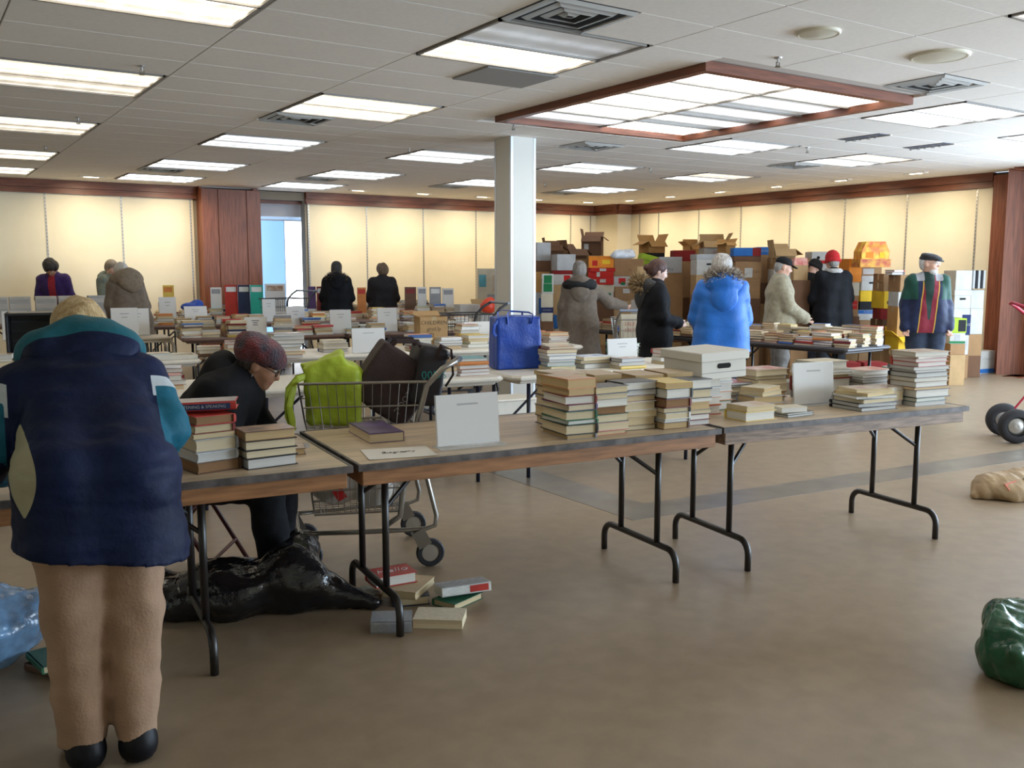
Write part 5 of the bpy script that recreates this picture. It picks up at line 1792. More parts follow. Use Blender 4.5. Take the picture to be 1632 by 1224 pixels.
column(881, 912, 14.6, [(406, 431, 'grey', 'closed', 'pale grey box tilted above flat red box', (), {'rz': .3}), (431, 437, 'dark red', 'tray', 'flat dark red box under the pale grey box'),
                        (437, 453, 'white', 'closed', 'white carton with red square print', [('f', .25, .5, .10, .13, 'red')]), (453, 500, 'tan', 'closed', 'tall yellowish-brown carton behind the grey coat'),
                        (500, 521, 'blue', 'closed', 'blue carton low beside the long grey coat', [('f', 0, .6, .01, .01, None, 'NOVA', .05, IW)]), (521, 540, 'cream', 'closed', 'cream carton under the blue carton')], rz=R(-38))
column(893, 928, 16.6, [(398, 413, 'dark brown', 'open', 'dark brown open carton with raised flaps, rear top'), (413, 430, 'brown', 'closed', 'brown carton under the dark rear open carton')], rz=R(-12))
column(926, 958, 16.2, [(378, 408, 'dark brown', 'open', 'tallest dark brown carton with white label on pile', [('f', -.25, .45, .08, .10, 'white')], {'d': .3}), (408, 430, 'tan', 'closed', 'tan carton under the tallest dark brown carton')], rz=R(-52))
column(936, 976, 14.6, [(409, 427, 'orange', 'closed', 'orange printed carton atop the red cartons', [('f', .2, .5, .12, .06, 'yellow'), ('f', -.25, .4, .08, .08, 'red')]), (427, 433, 'red', 'tray', 'thin red box under the orange carton', [('f', 0, .5, .1, .04, 'white')]),
                        (433, 441, 'red', 'tray', 'red flat box with white patch, middle of red ones', [('f', -.1, .5, .05, .07, 'white')]), (441, 453, 'red', 'closed', 'red carton with white oval marks', [('f', -.25, .5, .06, .04, 'white'), ('f', .1, .5, .09, .05, 'white')]),
                        (453, 464, 'cream', 'closed', 'cream carton below the red cartons'), (464, 476, 'white', 'closed', 'white frame-like carton with green panel', [('f', 0, .5, .3, .08, 'green')])], rz=R(-36))
column(974, 1021, 14.4, [(413, 440, 'brown', 'closed', 'wide brown carton with faint lettering, mid pile', [('f', .2, .35, .01, .01, None, 'Frosties', .06, IB)]),
                         (440, 456, 'white', 'closed', 'white carton with red and green fruit emblem', [('f', -.2, .55, .11, .09, 'red'), ('f', -.17, .3, .07, .05, 'green'), ('f', .33, .5, .07, .07, 'dark red')]),
                         (456, 478, 'brown', 'closed', 'brown carton with white label under fruit emblem', [('f', -.1, .7, .11, .07, 'white', 'ECO-CO', .025, M_inkg)])], rz=R(-33))
column(1008, 1042, 13.8, [(425, 451, 'tan', 'closed', 'tan carton under the lime green box', [('f', 0, .5, .05, .26, 'cream')]), (451, 476, 'brown', 'closed', 'brown carton above the white lettered carton', [('f', -.1, .3, .01, .01, None, 'KITCHEN', .03, IB)])], rz=R(-33))
column(1012, 1041, 15.2, [(407, 425, 'lime', 'closed', 'lime green box slanting on the pile', [('f', -.2, .5, .01, .01, None, 'Fresh', .06, IB)], {'tilt': (0, .25)}), (429, 452, 'brown', 'closed', 'brown carton behind the tan carton')], rz=R(-30))
column(1003, 1053, 12.9, [(477, 502, 'white', 'closed', 'white carton lettered on two faces at table end', [('f', -.05, .68, .01, .01, None, 'Bellay', .075, IN), ('l', .0, .68, .01, .01, None, 'Bellay', .055, M_inkg)], {'w': .30, 'd': .30})], rz=R(5))
column(1020, 1050, 16.4, [(386, 404, 'orange-brown', 'open', 'light orange-brown open carton on the rear top'), (404, 414, 'black', 'closed', 'black box under the orange-brown open carton')], rz=R(-15))
column(1046, 1082, 14.9, [(410, 435, 'grey', 'closed', 'pale grey box with navy lettering, tilted', [('f', -.1, .25, .01, .01, None, 'Bellay', .07, IN)], {'rz': -.12}), (435, 470, 'brown', 'closed', 'brown carton left of the dark-haired woman')], rz=R(-33))
column(1066, 1101, 15.6, [(400, 417, 'dark red', 'closed', 'dark red box above the pile centre'), (417, 440, 'brown', 'closed', 'brown carton under the dark red box')], rz=R(-33))
column(1088, 1114, 16.8, [(393, 405, 'orange-brown', 'open', 'light brown open carton left of white red-lettered box'), (405, 425, 'brown', 'closed', 'brown carton under light brown open carton')], rz=R(-20))
column(1100, 1141, 14.3, [(406, 438, 'white', 'lid', 'white file box with grey lid behind blue parka', (), {'top': 'grey'}), (438, 470, 'tan', 'closed', 'tan carton under the grey-lidded file box')], rz=R(-33))
column(1112, 1152, 15.8, [(386, 396, 'tan', 'open', 'tan open carton topping white red-lettered box'), (396, 410, 'white', 'closed', 'white box with red lettering above blue parka', [('f', .1, .5, .01, .01, None, 'EVIAN', .07, IR)]), (410, 436, 'brown', 'closed', 'brown carton under white red-lettered box')], rz=R(-33))
column(1143, 1160, 14.9, [(388, 404, 'orange-brown', 'open', 'narrow orange-brown carton with raised flap'), (404, 425, 'tan', 'closed', 'tan carton under narrow orange-brown carton'), (425, 450, 'brown', 'closed', 'second carton under narrow orange-brown carton')], rz=R(-30))
column(1160, 1203, 14.1, [(396, 409, 'blue', 'closed', 'blue box with red end beside the parka', [('f', .35, .5, .12, .12, 'dark red')]), (409, 417, 'dark brown', 'tray', 'low dark brown carton under blue red-ended box'),
                          (417, 444, 'brown', 'closed', 'large brown carton with white shirt print', [('f', 0, .35, .12, .14, 'white'), ('f', .28, .4, .01, .01, None, 'TIDE', .05, IB)]), (444, 475, 'brown', 'closed', 'brown carton left of the beige jacket')], rz=R(-33))
column(1196, 1226, 14.9, [(395, 407, 'blue', 'closed', 'blue flat box with pale lettering over black cap', [('f', 0, .5, .01, .01, None, 'Gala Express', .04, IW)]), (407, 428, 'brown', 'closed', 'brown carton behind the black cap'), (428, 450, 'brown', 'closed', 'second brown carton behind the black cap')], rz=R(-33))
column(1222, 1256, 13.7, [(398, 412, 'tan', 'open', 'tan open carton with standing flap right of cap'), (412, 429, 'brown', 'closed', 'brown carton facing the beige jacket wearer'), (429, 452, 'white', 'closed', 'white carton in front of the beige jacket man', [('f', 0, .35, .01, .01, None, 'office supply', .03, M_inkg)]),
                          (452, 476, 'brown', 'closed', 'brown carton under the plain white carton'), (476, 500, 'dark brown', 'closed', 'darker carton low before the beige jacket')], rz=R(-33))
column(1247, 1279, 14.3, [(412, 436, 'brown', 'closed', 'brown carton left of red-topped paper sack'), (436, 452, 'brown', 'closed', 'low brown carton left of paper sack'), (452, 474, 'brown', 'closed', 'brown carton with white paper label', [('f', 0, .5, .10, .13, 'white')]), (474, 503, 'dark brown', 'closed', 'wide dark carton near floor, mid right pile')], rz=R(-33))
column(1280, 1321, 13.9, [(402, 422, 'white', 'closed', 'white carton with red stripe behind red cap', [('f', 0, .2, .36, .05, 'red')]), (422, 435, 'white', 'closed', 'white carton under the red-striped one'), (435, 456, 'white', 'lid', 'white lidded box left of black pompom hat'),
                          (456, 491, 'tan', 'closed', 'tall tan carton left of red cap wearer'), (491, 506, 'white', 'closed', 'white carton with red dot near paperbacks', [('f', -.1, .5, .05, .05, 'red')])], rz=R(-33))
column(1336, 1357, 13.5, [(413, 449, 'orange', 'closed', 'upright orange box right of the red cap'), (449, 470, 'cream', 'closed', 'cream carton under the upright orange box'), (470, 502, 'brown', 'closed', 'brown carton with red printed emblem', [('f', .1, .55, .12, .12, 'red', 'FANCY', .03, IW)])], rz=R(-33))
column(1357, 1391, 13.1, [(426, 439, 'brown', 'closed', 'brown carton with white label under fruit tray', [('f', -.1, .5, .15, .08, 'white')]), (439, 462, 'white', 'lid', 'white lidded file box right of red cap'), (462, 479, 'yellow', 'closed', 'bright yellow carton under the white lidded box'),
                          (479, 492, 'black', 'tray', 'black crate under the bright yellow carton'), (492, 508, 'white', 'closed', 'white carton with blue lettered lid', [('f', 0, .8, .30, .05, 'blue', 'KLEENEX', .035, IW)])], rz=R(-33))
# fruit tray with sloping printed lid
tx, ty = pile_point(1379, 13.1)
zt0 = CAM_H - (426 - 431) * 13.1 / FPX
e = empty('fruit_tray_box', (tx, ty, zt0), R(-33), 'red and yellow printed fruit box with sloping lid on top', 'box', 'cartons in the big pile')
FR1 = two_tone('fruit_print', (.72, .10, .02), (.80, .50, .03), 11, .5)
FR2 = two_tone('fruit_print_yellow', (.80, .42, .03), (.45, .06, .02), 9, .5)
MB().box((0, 0, .055), (.42, .32, .11)).build('lower_tray', FR2, e)
MB().box((0, 0, .165), (.38, .30, .11)).build('upper_tray', FR1, e)
MB().prism([(-.19, .0), (.19, .0), (.13, .13), (-.13, .13)], -.15, .15, M=RX(R(90)), c=(0, 0, .22)).build('sloping_lid', FR1, e)
lettering('AMA FARM', .055, IY, e, (0, -.1535, .285), (R(90), 0, 0))
MB().box((0, 0, 0), (.10, .08, .003)).build('print', IO, e, (-.08, -.152, .165), (R(90), 0, 0))
MB().box((0, 0, 0), (.07, .08, .003)).build('print', IY, e, (.09, -.152, .165), (R(90), 0, 0))
column(1391, 1417, 12.9, [(436, 450, 'brown', 'closed', 'small brown carton right of fruit box', [('f', .2, .5, .01, .01, None, 'WAG', .03, IB)]), (450, 463, 'brown', 'closed', 'small brown carton with white figure label', [('f', 0, .5, .09, .07, 'white', '57', .05, IB)]),
                          (463, 490, 'yellow', 'closed', 'yellow carton with black car print', [('f', 0, .35, .12, .04, 'black'), ('f', 0, .8, .01, .01, None, 'Auto', .03, IB)]), (490, 507, 'dark red', 'closed', 'red carton under the yellow car-print carton')], rz=R(-33))
column(1416, 1450, 12.4, [(438, 464, 'brown', 'closed', 'wide brown carton left of the flat-capped man', [('f', 0, .75, .01, .01, None, 'CANADA', .04, IB)]), (464, 487, 'white', 'closed', 'white carton with sunflower print', [('f', 0, .4, .08, .08, 'yellow'), ('f', 0, .4, .03, .03, 'dark brown')]),
                          (487, 534, 'orange-brown', 'closed', 'tall orange-brown carton left of the flat-capped man'), (534, 556, 'yellow', 'open', 'yellowish open carton low beside flat-capped man')], rz=R(-33))
column(1503, 1530, 13.1, [(431, 461, 'white', 'closed', 'white carton of grey binders behind flat-capped man'), (461, 490, 'white', 'lid', 'white lidded box behind flat-capped man shoulder'), (490, 532, 'white', 'closed', 'white carton with navy upright label', [('f', .3, .4, .12, .28, 'navy', 'BOX', .06, IW)]),
                          (532, 562, 'white', 'closed', 'white carton with grey panel near the floor', [('f', .2, .5, .1, .14, 'grey')])], rz=R(-33))
column(1500, 1525, 12.3, [(505, 528, 'lime', 'closed', 'bright green box by the flat-capped man hand', [('f', .2, .5, .10, .15, 'black')]), (528, 545, 'white', 'closed', 'green and white carton by the man knees', [('f', 0, .15, .2, .03, 'green'), ('f', 0, .6, .07, .08, 'grey')]), (545, 562, 'brown', 'closed', 'brown carton under green and white carton')], rz=R(-33))
# binders in the white carton behind the man
for k in range(5):
    x, y = pile_point(1529 + 4.0 * k, 12.9)
    v = pile_point(1534 + 4 * k, 13.1)
    o = carton((v[0], v[1], CAM_H - (459 - 431) * 13.1 / FPX), .032, .30, .25, R(-33), 'black' if k % 2 else 'grey', '%s of five slim binders standing behind the man' % ('first', 'second', 'third', 'fourth', 'fifth')[k], 'plain', group='slim binders behind the man', cat='binder', name='binder')
x, y = pile_point(1537, 13.1)
column(1528, 1550, 13.1, [(461, 490, 'white', 'closed', 'white carton under the slim binders'), (490, 530, 'white', 'closed', 'second white carton under the slim binders')], rz=R(-33), fill='white')
# single boxes on the floor at the right
carton((13.18, 7.55, 0), .34, .36, .33, R(-8), 'white', 'white carton with blue base stripe on floor by cladding', 'closed', [('f', 0, .12, .33, .06, 'blue'), ('f', 0, .65, .01, .01, None, 'v  Staples', .05, M_inkg), ('l', 0, .55, .01, .01, None, 'v   O', .06, M_inkg), ('l', 0, .2, .12, .03, 'grey')], group=None)
carton((12.92, 7.98, 0), .07, .30, .30, R(-20), 'white', 'narrow white box leaning left of blue-striped carton', 'closed', group=None)
carton((12.95, 8.25, .31), .35, .18, .025, R(-33), 'tan', 'flat tan board lying near the wall', 'plain', group=None, cat='board', name='cardboard_sheet')
carton((12.95, 8.25, 0), .30, .16, .309, R(-33), 'cream', 'cream carton under the flat tan board', 'closed', group=None)
gx, gy = pile_point(1432, 11.0)
carton((gx, gy, 0), .27, .27, .36, R(-10), 'white', 'white carton with green top band before the man', 'closed', [('f', 0, .87, .265, .07, 'green'), ('l', 0, .87, .265, .07, 'green'), ('l', 0, .35, .08, .05, 'grey')], group=None)
# cartons under the dark tables
for k, (x, y, c, w, d, h, lb) in enumerate([(7.82, 8.95, 'blue', .30, .30, .33, 'blue and yellow carton under the table, left one'), (7.80, 8.58, 'blue', .30, .30, .33, 'blue and yellow carton under the table, right one')]):
    carton((x, y, 0.0), w, d, h + .12, R(-8), c, lb, 'closed', [('l', 0, .88, .30, .10, 'yellow'), ('l', 0, .4, .07, .07, 'white'), ('f', 0, .88, .29, .10, 'white'), ('f', .1, .88, .1, .06, 'orange'), ('f', 0, .4, .08, .08, 'white', 'D', .06, KM['blue'])], group='blue cartons stored under the table')
for k, (x, y, c, lb) in enumerate([(8.0, 6.95, 'brown', 'brown carton with red print under the paperback table'), (7.95, 6.5, 'cream', 'pale lettered carton under the paperback table'), (7.98, 6.1, 'white', 'white carton under the paperback table')]):
    carton((x, y, 0), .36, .34, .30 + .02 * k, R(2), c, lb, 'closed', [('l', 0, .55, .01, .01, None, ('Orange', 'FILES', 'Paper')[k], .07, (IR, M_inkg, M_inkg)[k])], group='cartons under the paperback table')
for k, px in enumerate((1345, 1387)):
    x, y = pile_point(px, 11.6)
    carton((x, y, 0), .29, .29, .36, R(-33), 'dark red', 'dark red carton behind the paperback table, %s one' % ('left', 'right')[k], 'closed', group='dark red cartons behind the paperback table')
# loose goods on top of the pile
x, y = pile_point(990, 14.4)
zb = CAM_H - (413 - 431) * 14.4 / FPX
b = SDF()
b.ell((0, 0, .05), (.22, .14, .07)).ell((.12, .03, .08), (.12, .1, .08)).ell((-.14, -.02, .05), (.12, .1, .08))
o = b.build('plastic_bag', mat('plastic_white', (.62, .64, .68), .25, noise=.1, nscale=9), None, res=.02, k=.04, noise=((.02, 30, 3, (1, 1, 1)),), cuts=[((0, 0, .002), (0, 0, -1))], loc=(x, y, zb))
tag(o, 'crumpled white plastic bag lying on top of pile', 'bag')
x, y = pile_point(1267, 12.75)
zb = CAM_H - (446 - 431) * 12.75 / FPX
carton((x, y, 0), .24, .24, zb / 3 - .002, R(-33), 'brown', 'bottom dark carton under the paper sack', 'closed')
carton((x, y, zb / 3), .24, .24, zb / 3 - .002, R(-33), 'dark brown', 'middle dark carton under the paper sack', 'closed')
carton((x, y, zb * 2 / 3), .24, .24, zb / 3 - .002, R(-33), 'dark brown', 'upper dark carton under the paper sack', 'closed')
e = empty('paper_sack', (x, y, zb), R(-33), 'brown paper sack with red printed top on the pile', 'bag')
MB().box((0, 0, .10), (.19, .14, .20), taper=1.02).build('sack_body', KM['tan'], e)
MB().box((0, 0, .25), (.20, .15, .10), taper=.82).build('red_top', mat('sack_red', (.55, .08, .07), .6, col2=(.70, .40, .32), nscale=12), e)
for k in range(4):
    x, y = pile_point(1406 + 8 * k, 12.7)
x, y = pile_point(1424, 12.4)
zb = CAM_H - (438 - 431) * 12.4 / FPX
add_book((x - .03, y + .05, zb), (.16, .24, .035), FACE + PI, 'navy', 'white', 'navy book lying on the wide brown carton', True)
add_book((x - .03, y + .05, zb + .036), (.15, .22, .03), FACE + PI + .2, 'red', 'white', 'red book on the navy book atop brown carton', True)

# ---- white file box on the middle book wall
fx = empty('file_box', (3.51, 3.475, ZT + .1905), R(-10), 'white lidded file box resting on the front book wall', 'box')
fx.rotation_euler = (0, R(-2.5), R(-10))
MB().bbox((0, 0, .062), (.275, .345, .124), .004).build('body', mat('filebox_white', (.74, .72, .66), .7), fx)
MB().bbox((0, 0, .115), (.30, .375, .046), .006).build('lid', mat('filebox_lid', (.76, .74, .68), .7), fx)
for s in (-1, 1):
    hb = MB().prism([(x - .028 if x < 0 else x + .028, y) for x, y in [(.013 * math.cos(a), .013 * math.sin(a)) for a in np.linspace(.1, 2 * PI + .1, 17)[:-1]]], 0, .003, M=RX(R(90)) if s < 0 else RX(R(-90)))
    hb.build('handle_hole', mat('handle_hole', (.01, .01, .01), .9), fx, (0, s * .1722, .066))
MB().box((0, 0, 0), (.275, .002, .0025)).build('seam', M_inkg, fx, (0, -.1735, .034))
# ---- lettered carton on the third rank
e = empty('cardboard_box', (4.34, 8.0, ZT), R(-16), 'open cardboard box with handwritten lettering on third-rank table', 'box')
for nm, c, d in (('base', (0, 0, .004), (.27, .30, .008)), ('front_panel', (0, -.147, .145), (.27, .006, .29)), ('back_panel', (0, .147, .145), (.27, .006, .29)), ('side_panel', (-.132, 0, .145), (.006, .29, .29)), ('side_panel', (.132, 0, .145), (.006, .29, .29))):
    MB().box(c, d).build(nm, KM['tan'], e)
MB().box((-.065, 0, 0), (.13, .29, .005)).build('flap', KM['tan'], e, (-.132, 0, .29), (0, R(20), 0))
MB().box((0, 0, .06), (.26, .005, .12)).build('flap', KM['tan'], e, (0, .147, .29), (R(-70), 0, 0))
for k, tline in enumerate(('CHILDREN', 'groUp', 'AND', 'YOUNGER')):
    lettering(tline, .055, M_ink, e, (0 if k < 2 else -.06 if k == 2 else 0, -.1515, .235 - .06 * k), (R(90), 0, 0), shear=.1)
MB().box((0, 0, 0), (.05, .04, .001)).build('tape', M_tape, e, (.0, -.151, .275), (R(90), 0, 0))
# ================================================================== signs, bags, trolleys and small things
M_acr = mat('acrylic', (.85, .88, .90), .08, alpha=.35, spec=.6)
M_paper = mat('sign_paper', (.72, .71, .69), .8)
M_paperw = mat('sheet_paper', (.78, .75, .68), .85)
M_faint = mat('faint_print', (.45, .44, .44), .8)


def sign(loc, rz, w, h, label, lean=.10, lines=2, dark=False):
    e = empty('sign_holder', loc, rz, label, 'sign', 'white notices on the tables')
    M = RX(-lean)
    MB().box((0, 0, .003), (w + .02, .09, .004)).build('base', M_acr, e)
    MB().box((0, 0, h / 2), (w + .008, .005, h + .006)).build('stand', M_acr, e, (0, .012, .006), (-lean, 0, 0))
    p = MB().box((0, 0, h / 2), (w, .0015, h)).build('paper', M_paper, e, (0, .008, .008), (-lean, 0, 0))
    for k in range(lines):
        MB().box((0, -.0012, h * (.80 - .12 * k)), (w * (.34 if k == 0 else .22), .0008, h * .035)).build('print', M_ink if dark else M_faint, p)
    return e


sign((1.975, 3.305, ZT), R(-6), .285, .212, 'grey-looking notice holder on the middle front table', lines=1)
sign((4.18, 3.29, ZT), R(-10), .275, .225, 'white notice holder on the right front table', lines=1)
sign((4.70, 5.52, ZT), R(-6), .27, .20, 'white notice holder right of the blue bag')
sign((3.50, 7.60, ZT), R(-8), .30, .215, 'white notice behind the brown tote bag', lines=1)
sign((4.86, 7.96, ZT), R(-8), .28, .215, 'blank white notice just left of the blue bag')
x, y = pile_point(410, 10.6); sign((x, y, ZT), R(-20), .245, .21, 'white notice with dark print above the beret', .35, 3, True)
x, y = pile_point(204, 10.25); sign((x, y, ZT), R(-8), .27, .32, 'large portrait notice right of the blond head, front one')
x, y = pile_point(224, 10.6); sign((x, y, ZT), R(-8), .25, .30, 'portrait notice right of the blond head, rear one')
x, y = pile_point(273, 13.0); sign((x, y, ZT + .0), R(-8), .22, .36, 'narrow portrait notice below the cherry wood panel left')
x, y = pile_point(318, 13.0); sign((x, y, ZT), R(-8), .30, .26, 'tilted white notice behind the paperback piles', .5)
x, y = pile_point(30, 9.9); sign((x, y, ZT), R(-8), .24, .30, 'cream notice at the far left edge')
x, y = pile_point(475, 11.2); sign((x, y, ZT), R(-8), .22, .30, 'portrait notice left of the black-coated back')
x, y = pile_point(546, 10.95); sign((x, y, ZT), R(-8), .25, .27, 'white notice below the black fur-hooded coat')
x, y = pile_point(620, 11.25); sign((x, y, ZT), R(-8), .24, .28, 'white notice below the plain dark jacket')
x, y = pile_point(433, 13.4); sign((x, y, ZT), R(-8), .18, .32, 'cream notice below the teal display file')
for s_ in [o for o in bpy.data.objects if o.name.startswith('sign_holder')]:
    pass
# handwritten sheet
pe = empty('paper_sheet', (1.655, 3.335, ZT + .0008), R(-15), 'cream paper sheet with handwritten word on front table', 'paper')
n = 9
vs, fs = [], []
for i in range(n):
    for j in range(2):
        u = i / (n - 1) - .5
        vs.append((u * .275, (j - .5) * .215, .0012 + (.02 * max(0, u - .33) ** 1.2 + .012 * max(0, -u - .4)) * (1 - .6 * j)))
for i in range(n - 1):
    fs.append((2 * i, 2 * i + 2, 2 * i + 3, 2 * i + 1))
MB().add(vs, fs).build('sheet', M_paperw, pe)
CIRC = [(.2 + .19 * math.cos(a), .25 + .23 * math.sin(a)) for a in np.linspace(.6, .6 + 2 * PI, 11)]
HAND = [('B', .55, [[(0, 0), (.02, 1), (.34, .95), (.38, .72), (.05, .55), (.42, .42), (.42, .1), (0, 0)]]), ('i', .25, [[(0, .5), (.05, 0), (.2, .12)], [(.06, .72), (.08, .76)]]), ('o', .5, [CIRC]),
        ('g', .52, [CIRC, [(.4, .5), (.4, -.3), (.15, -.42), (0, -.25)]]), ('r', .4, [[(0, .5), (.02, 0), (.06, .35), (.3, .5)]]), ('a', .52, [CIRC, [(.4, .5), (.41, 0), (.5, .08)]]),
        ('p', .52, [[(0, .5), (-.04, -.45)], CIRC]), ('h', .48, [[(.02, 1), (0, 0), (.06, .35), (.25, .5), (.36, .3), (.36, 0)]]), ('y', .5, [[(0, .5), (.15, .05), (.38, .5), (.1, -.45)]])]
hx = -.066
for ch, adv, strokes in HAND:
    hm = MB()
    for st in strokes:
        hm.tube([(hx + (x + .25 * y) * .033, y * .033, .0018) for x, y in st], .0011, 4)
    hm.build('pen_letter', M_ink, pe, (0, 0, 0), (0, 0, R(4)))
    hx += adv * .033

# ---- blue shopping bag
M_bluebag = mat('blue_bag_fabric', (.008, .055, .36), .42, noise=.15, nscale=8, bump=.15, bscale=50)
be = empty('shopping_bag', (3.88, 5.82, ZT), R(-14), 'bright blue fabric shopping bag standing on white table', 'bag')
b = SDF().box((0, 0, .20), (.165, .095, .19), .012)
b.build('bag_body', M_bluebag, be, res=.011, k=.02, noise=((.010, 16, 5, (1, 1, .7)), (.005, 38, 6, (1, 1, .8))), cuts=[((0, 0, .002), (0, 0, -1)), ((0, 0, .40), (-.06, 0, 1))])
for s in (-1, 1):
    MB().tube([(-.09, s * .11, .34), (-.10, s * .115, .42), (-.07, s * .10, .435), (0, s * .09, .43), (.07, s * .10, .425), (.10, s * .115, .41), (.09, s * .11, .34)], .012, 6, flat=.25).build('handle', M_bluebag, be)
MB().tube([(-.165, -.1, .37), (-.20, -.105, .33), (-.205, -.10, .28), (-.185, -.10, .25)], .013, 6, flat=.3).build('side_strap', M_bluebag, be)

# ---- trolley
M_chrome = mat('trolley_steel', (.36, .34, .31), .30, .85)
M_tyre = mat('tyre_rubber', (.02, .02, .025), .6)
M_hub = mat('wheel_hub', (.34, .30, .24), .5)
M_grip = mat('handle_grip', (.22, .26, .34), .35)


def trolley(loc, rz, label, steel=None, scale=1.0, zt=.94, zb=.70, lower=True, grip=None, group='shopping trolleys'):
    """local x: from the push handle to the front; origin under the rear axle"""
    steel = steel or M_chrome
    e = empty('shopping_trolley', loc, rz, label, 'trolley', group)
    e.scale = (scale,) * 3
    def basket(nm, x0, x1, w0, w1, z0, z1, slope):
        rim = MB()
        c0 = [(x0, -w0), (x1, -w1), (x1, w1), (x0, w0)]
        rim.tube([(x, y, z1) for x, y in c0], .007, 8, closed=True)
        rim.tube([(x0 + slope, -w0 * .85, z0), (x1 - slope * 1.2, -w1 * .85, z0), (x1 - slope * 1.2, w1 * .85, z0), (x0 + slope, w0 * .85, z0)], .006, 6, closed=True)
        zm = (z0 + z1) / 2
        rim.tube([(x0 + slope * .5, -w0 * .925, zm), (x1 - slope * .6, -w1 * .925, zm), (x1 - slope * .6, w1 * .925, zm), (x0 + slope * .5, w0 * .925, zm)], .004, 6, closed=True)
        r = rim.build(nm + '_rim', steel, e)
        wi = MB()
        for s in (-1, 1):
            for k in range(15):
                t = k / 14
                wi.cyl((x0 + (x1 - x0) * t, s * (w0 + (w1 - w0) * t), z1), (x0 + slope + (x1 - x0 - slope * 2.2) * t, s * (w0 + (w1 - w0) * t) * .85, z0), .0022, n=5, caps=False)
        for k in range(9):
            t = k / 8 * 2 - 1
            wi.cyl((x1, t * w1, z1), (x1 - slope * 1.2, t * w1 * .85, z0), .0022, n=5, caps=False)
            wi.cyl((x0, t * w0, z1), (x0 + slope, t * w0 * .85, z0), .0022, n=5, caps=False)
            wi.cyl((x0 + slope, t * w0 * .85, z0), (x1 - slope * 1.2, t * w1 * .85, z0), .0022, n=5, caps=False)
        for k in range(9):
            t = k / 8
            xx = x0 + slope + (x1 - x0 - slope * 2.2) * t
            ww = (w0 + (w1 - w0) * t) * .85
            wi.cyl((xx, -ww, z0), (xx, ww, z0), .0022, n=5, caps=False)
        q = wi.build(nm + '_wires', steel, e)
        q['kind'] = 'stuff'
    basket('basket', -.02, .60, .25, .19, zb, zt, .03)
    if lower:
        basket('lower_basket', .10, .56, .20, .17, .27, .52, .02)
    for s in (-1, 1):
        MB().tube([(-.19, s * .235, zt + .11), (-.10, s * .24, zt + .06), (-.02, s * .25, zt - .02), (.05, s * .24, zb - .05), (.10, s * .23, .40), (.12, s * .235, .26), (.20, s * .235, .21)], .015, 8).build('upright', steel, e, smooth=True)
        MB().tube([(.05, s * .245, zb - .02), (.0, s * .25, .52), (-.06, s * .27, .26), (-.05, s * .275, .21), (.0, s * .275, .195), (.30, s * .25, .195), (.62, s * .20, .195)], .0125, 8).build('base_rail', steel, e, smooth=True)
    MB().cyl((-.19, -.25, zt + .11), (-.19, .25, zt + .11), .014).build('push_handle', grip or M_grip, e)
    MB().cyl((.62, -.2, .195), (.62, .2, .195), .011).build('front_rail', steel, e)
    MB().box((.635, 0, .80), (.02, .30, .06)).build('bumper', mat('bumper_blue', (.02, .10, .45), .4), e)
    for x, y in ((0.0, -.275), (0.0, .275), (.60, -.17), (.60, .17)):
        c = empty('caster', (x, y, 0)); c.parent = e
        MB().box((.02, 0, .15), (.07, .035, .09), M=RY(.45)).build('fork', steel, c)
        wb_ = MB().lathe([(.045, -.016), (.066, -.016), (.072, -.009), (.072, .009), (.066, .016), (.045, .016)], (-.025, 0, .073), 20, M=RX(R(90)))
        wb_.build('tyre', M_tyre, c, smooth=False)
        MB().lathe([(.0001, -.014), (.045, -.012), (.046, .012), (.0001, .014)], (-.025, 0, .073), 16, M=RX(R(90))).build('hub', M_hub, c)
    return e


trolley((2.235, 4.30, 0), R(161.5), 'grey steel two-tier trolley loaded with shopping bags')
u = Vector((math.cos(R(161.5)), math.sin(R(161.5)), 0)); vv = Vector((-u.y, u.x, 0))
TB = Vector((2.235, 4.30, 0))
# lime bag in the trolley
M_lime = mat('lime_bag', (.46, .60, .04), .45, noise=.12, nscale=6, bump=.2, bscale=40)
le = empty('lime_bag', tuple(TB + u * .43 + Vector((0, 0, .71))), R(161.5), 'lime green shopping bag slumped in the trolley', 'bag')
b = SDF()
b.box((0, 0, .15), (.10, .11, .12), .03).box((.03, .03, .27), (.09, .08, .05), .02, np.array(RY(.3))).ell((-.07, 0, .22), (.09, .12, .10)).cone((.09, .06, .30), (.15, .08, .315), .04, .012)
b.build('bag_body', M_lime, le, res=.009, k=.03, noise=((.014, 20, 3, (1, 1, 1)), (.010, 42, 4, (1, 1, .6)), (.005, 90, 5, (1, 1, .6))), cuts=[((0, 0, .003), (0, 0, -1))])
for k, (dy, l) in enumerate(((.10, .0), (.15, .03))):
    MB().tube([(.08, dy * .6, .27), (.17, dy, .25), (.215, dy + .01, .20), (.225, dy + .015, .10 - l), (.20, dy + .02, .03 - l), (.215, dy + .03, .12), (.19, dy, .22)], .017, 6, flat=.25).build('strap', M_lime, le)
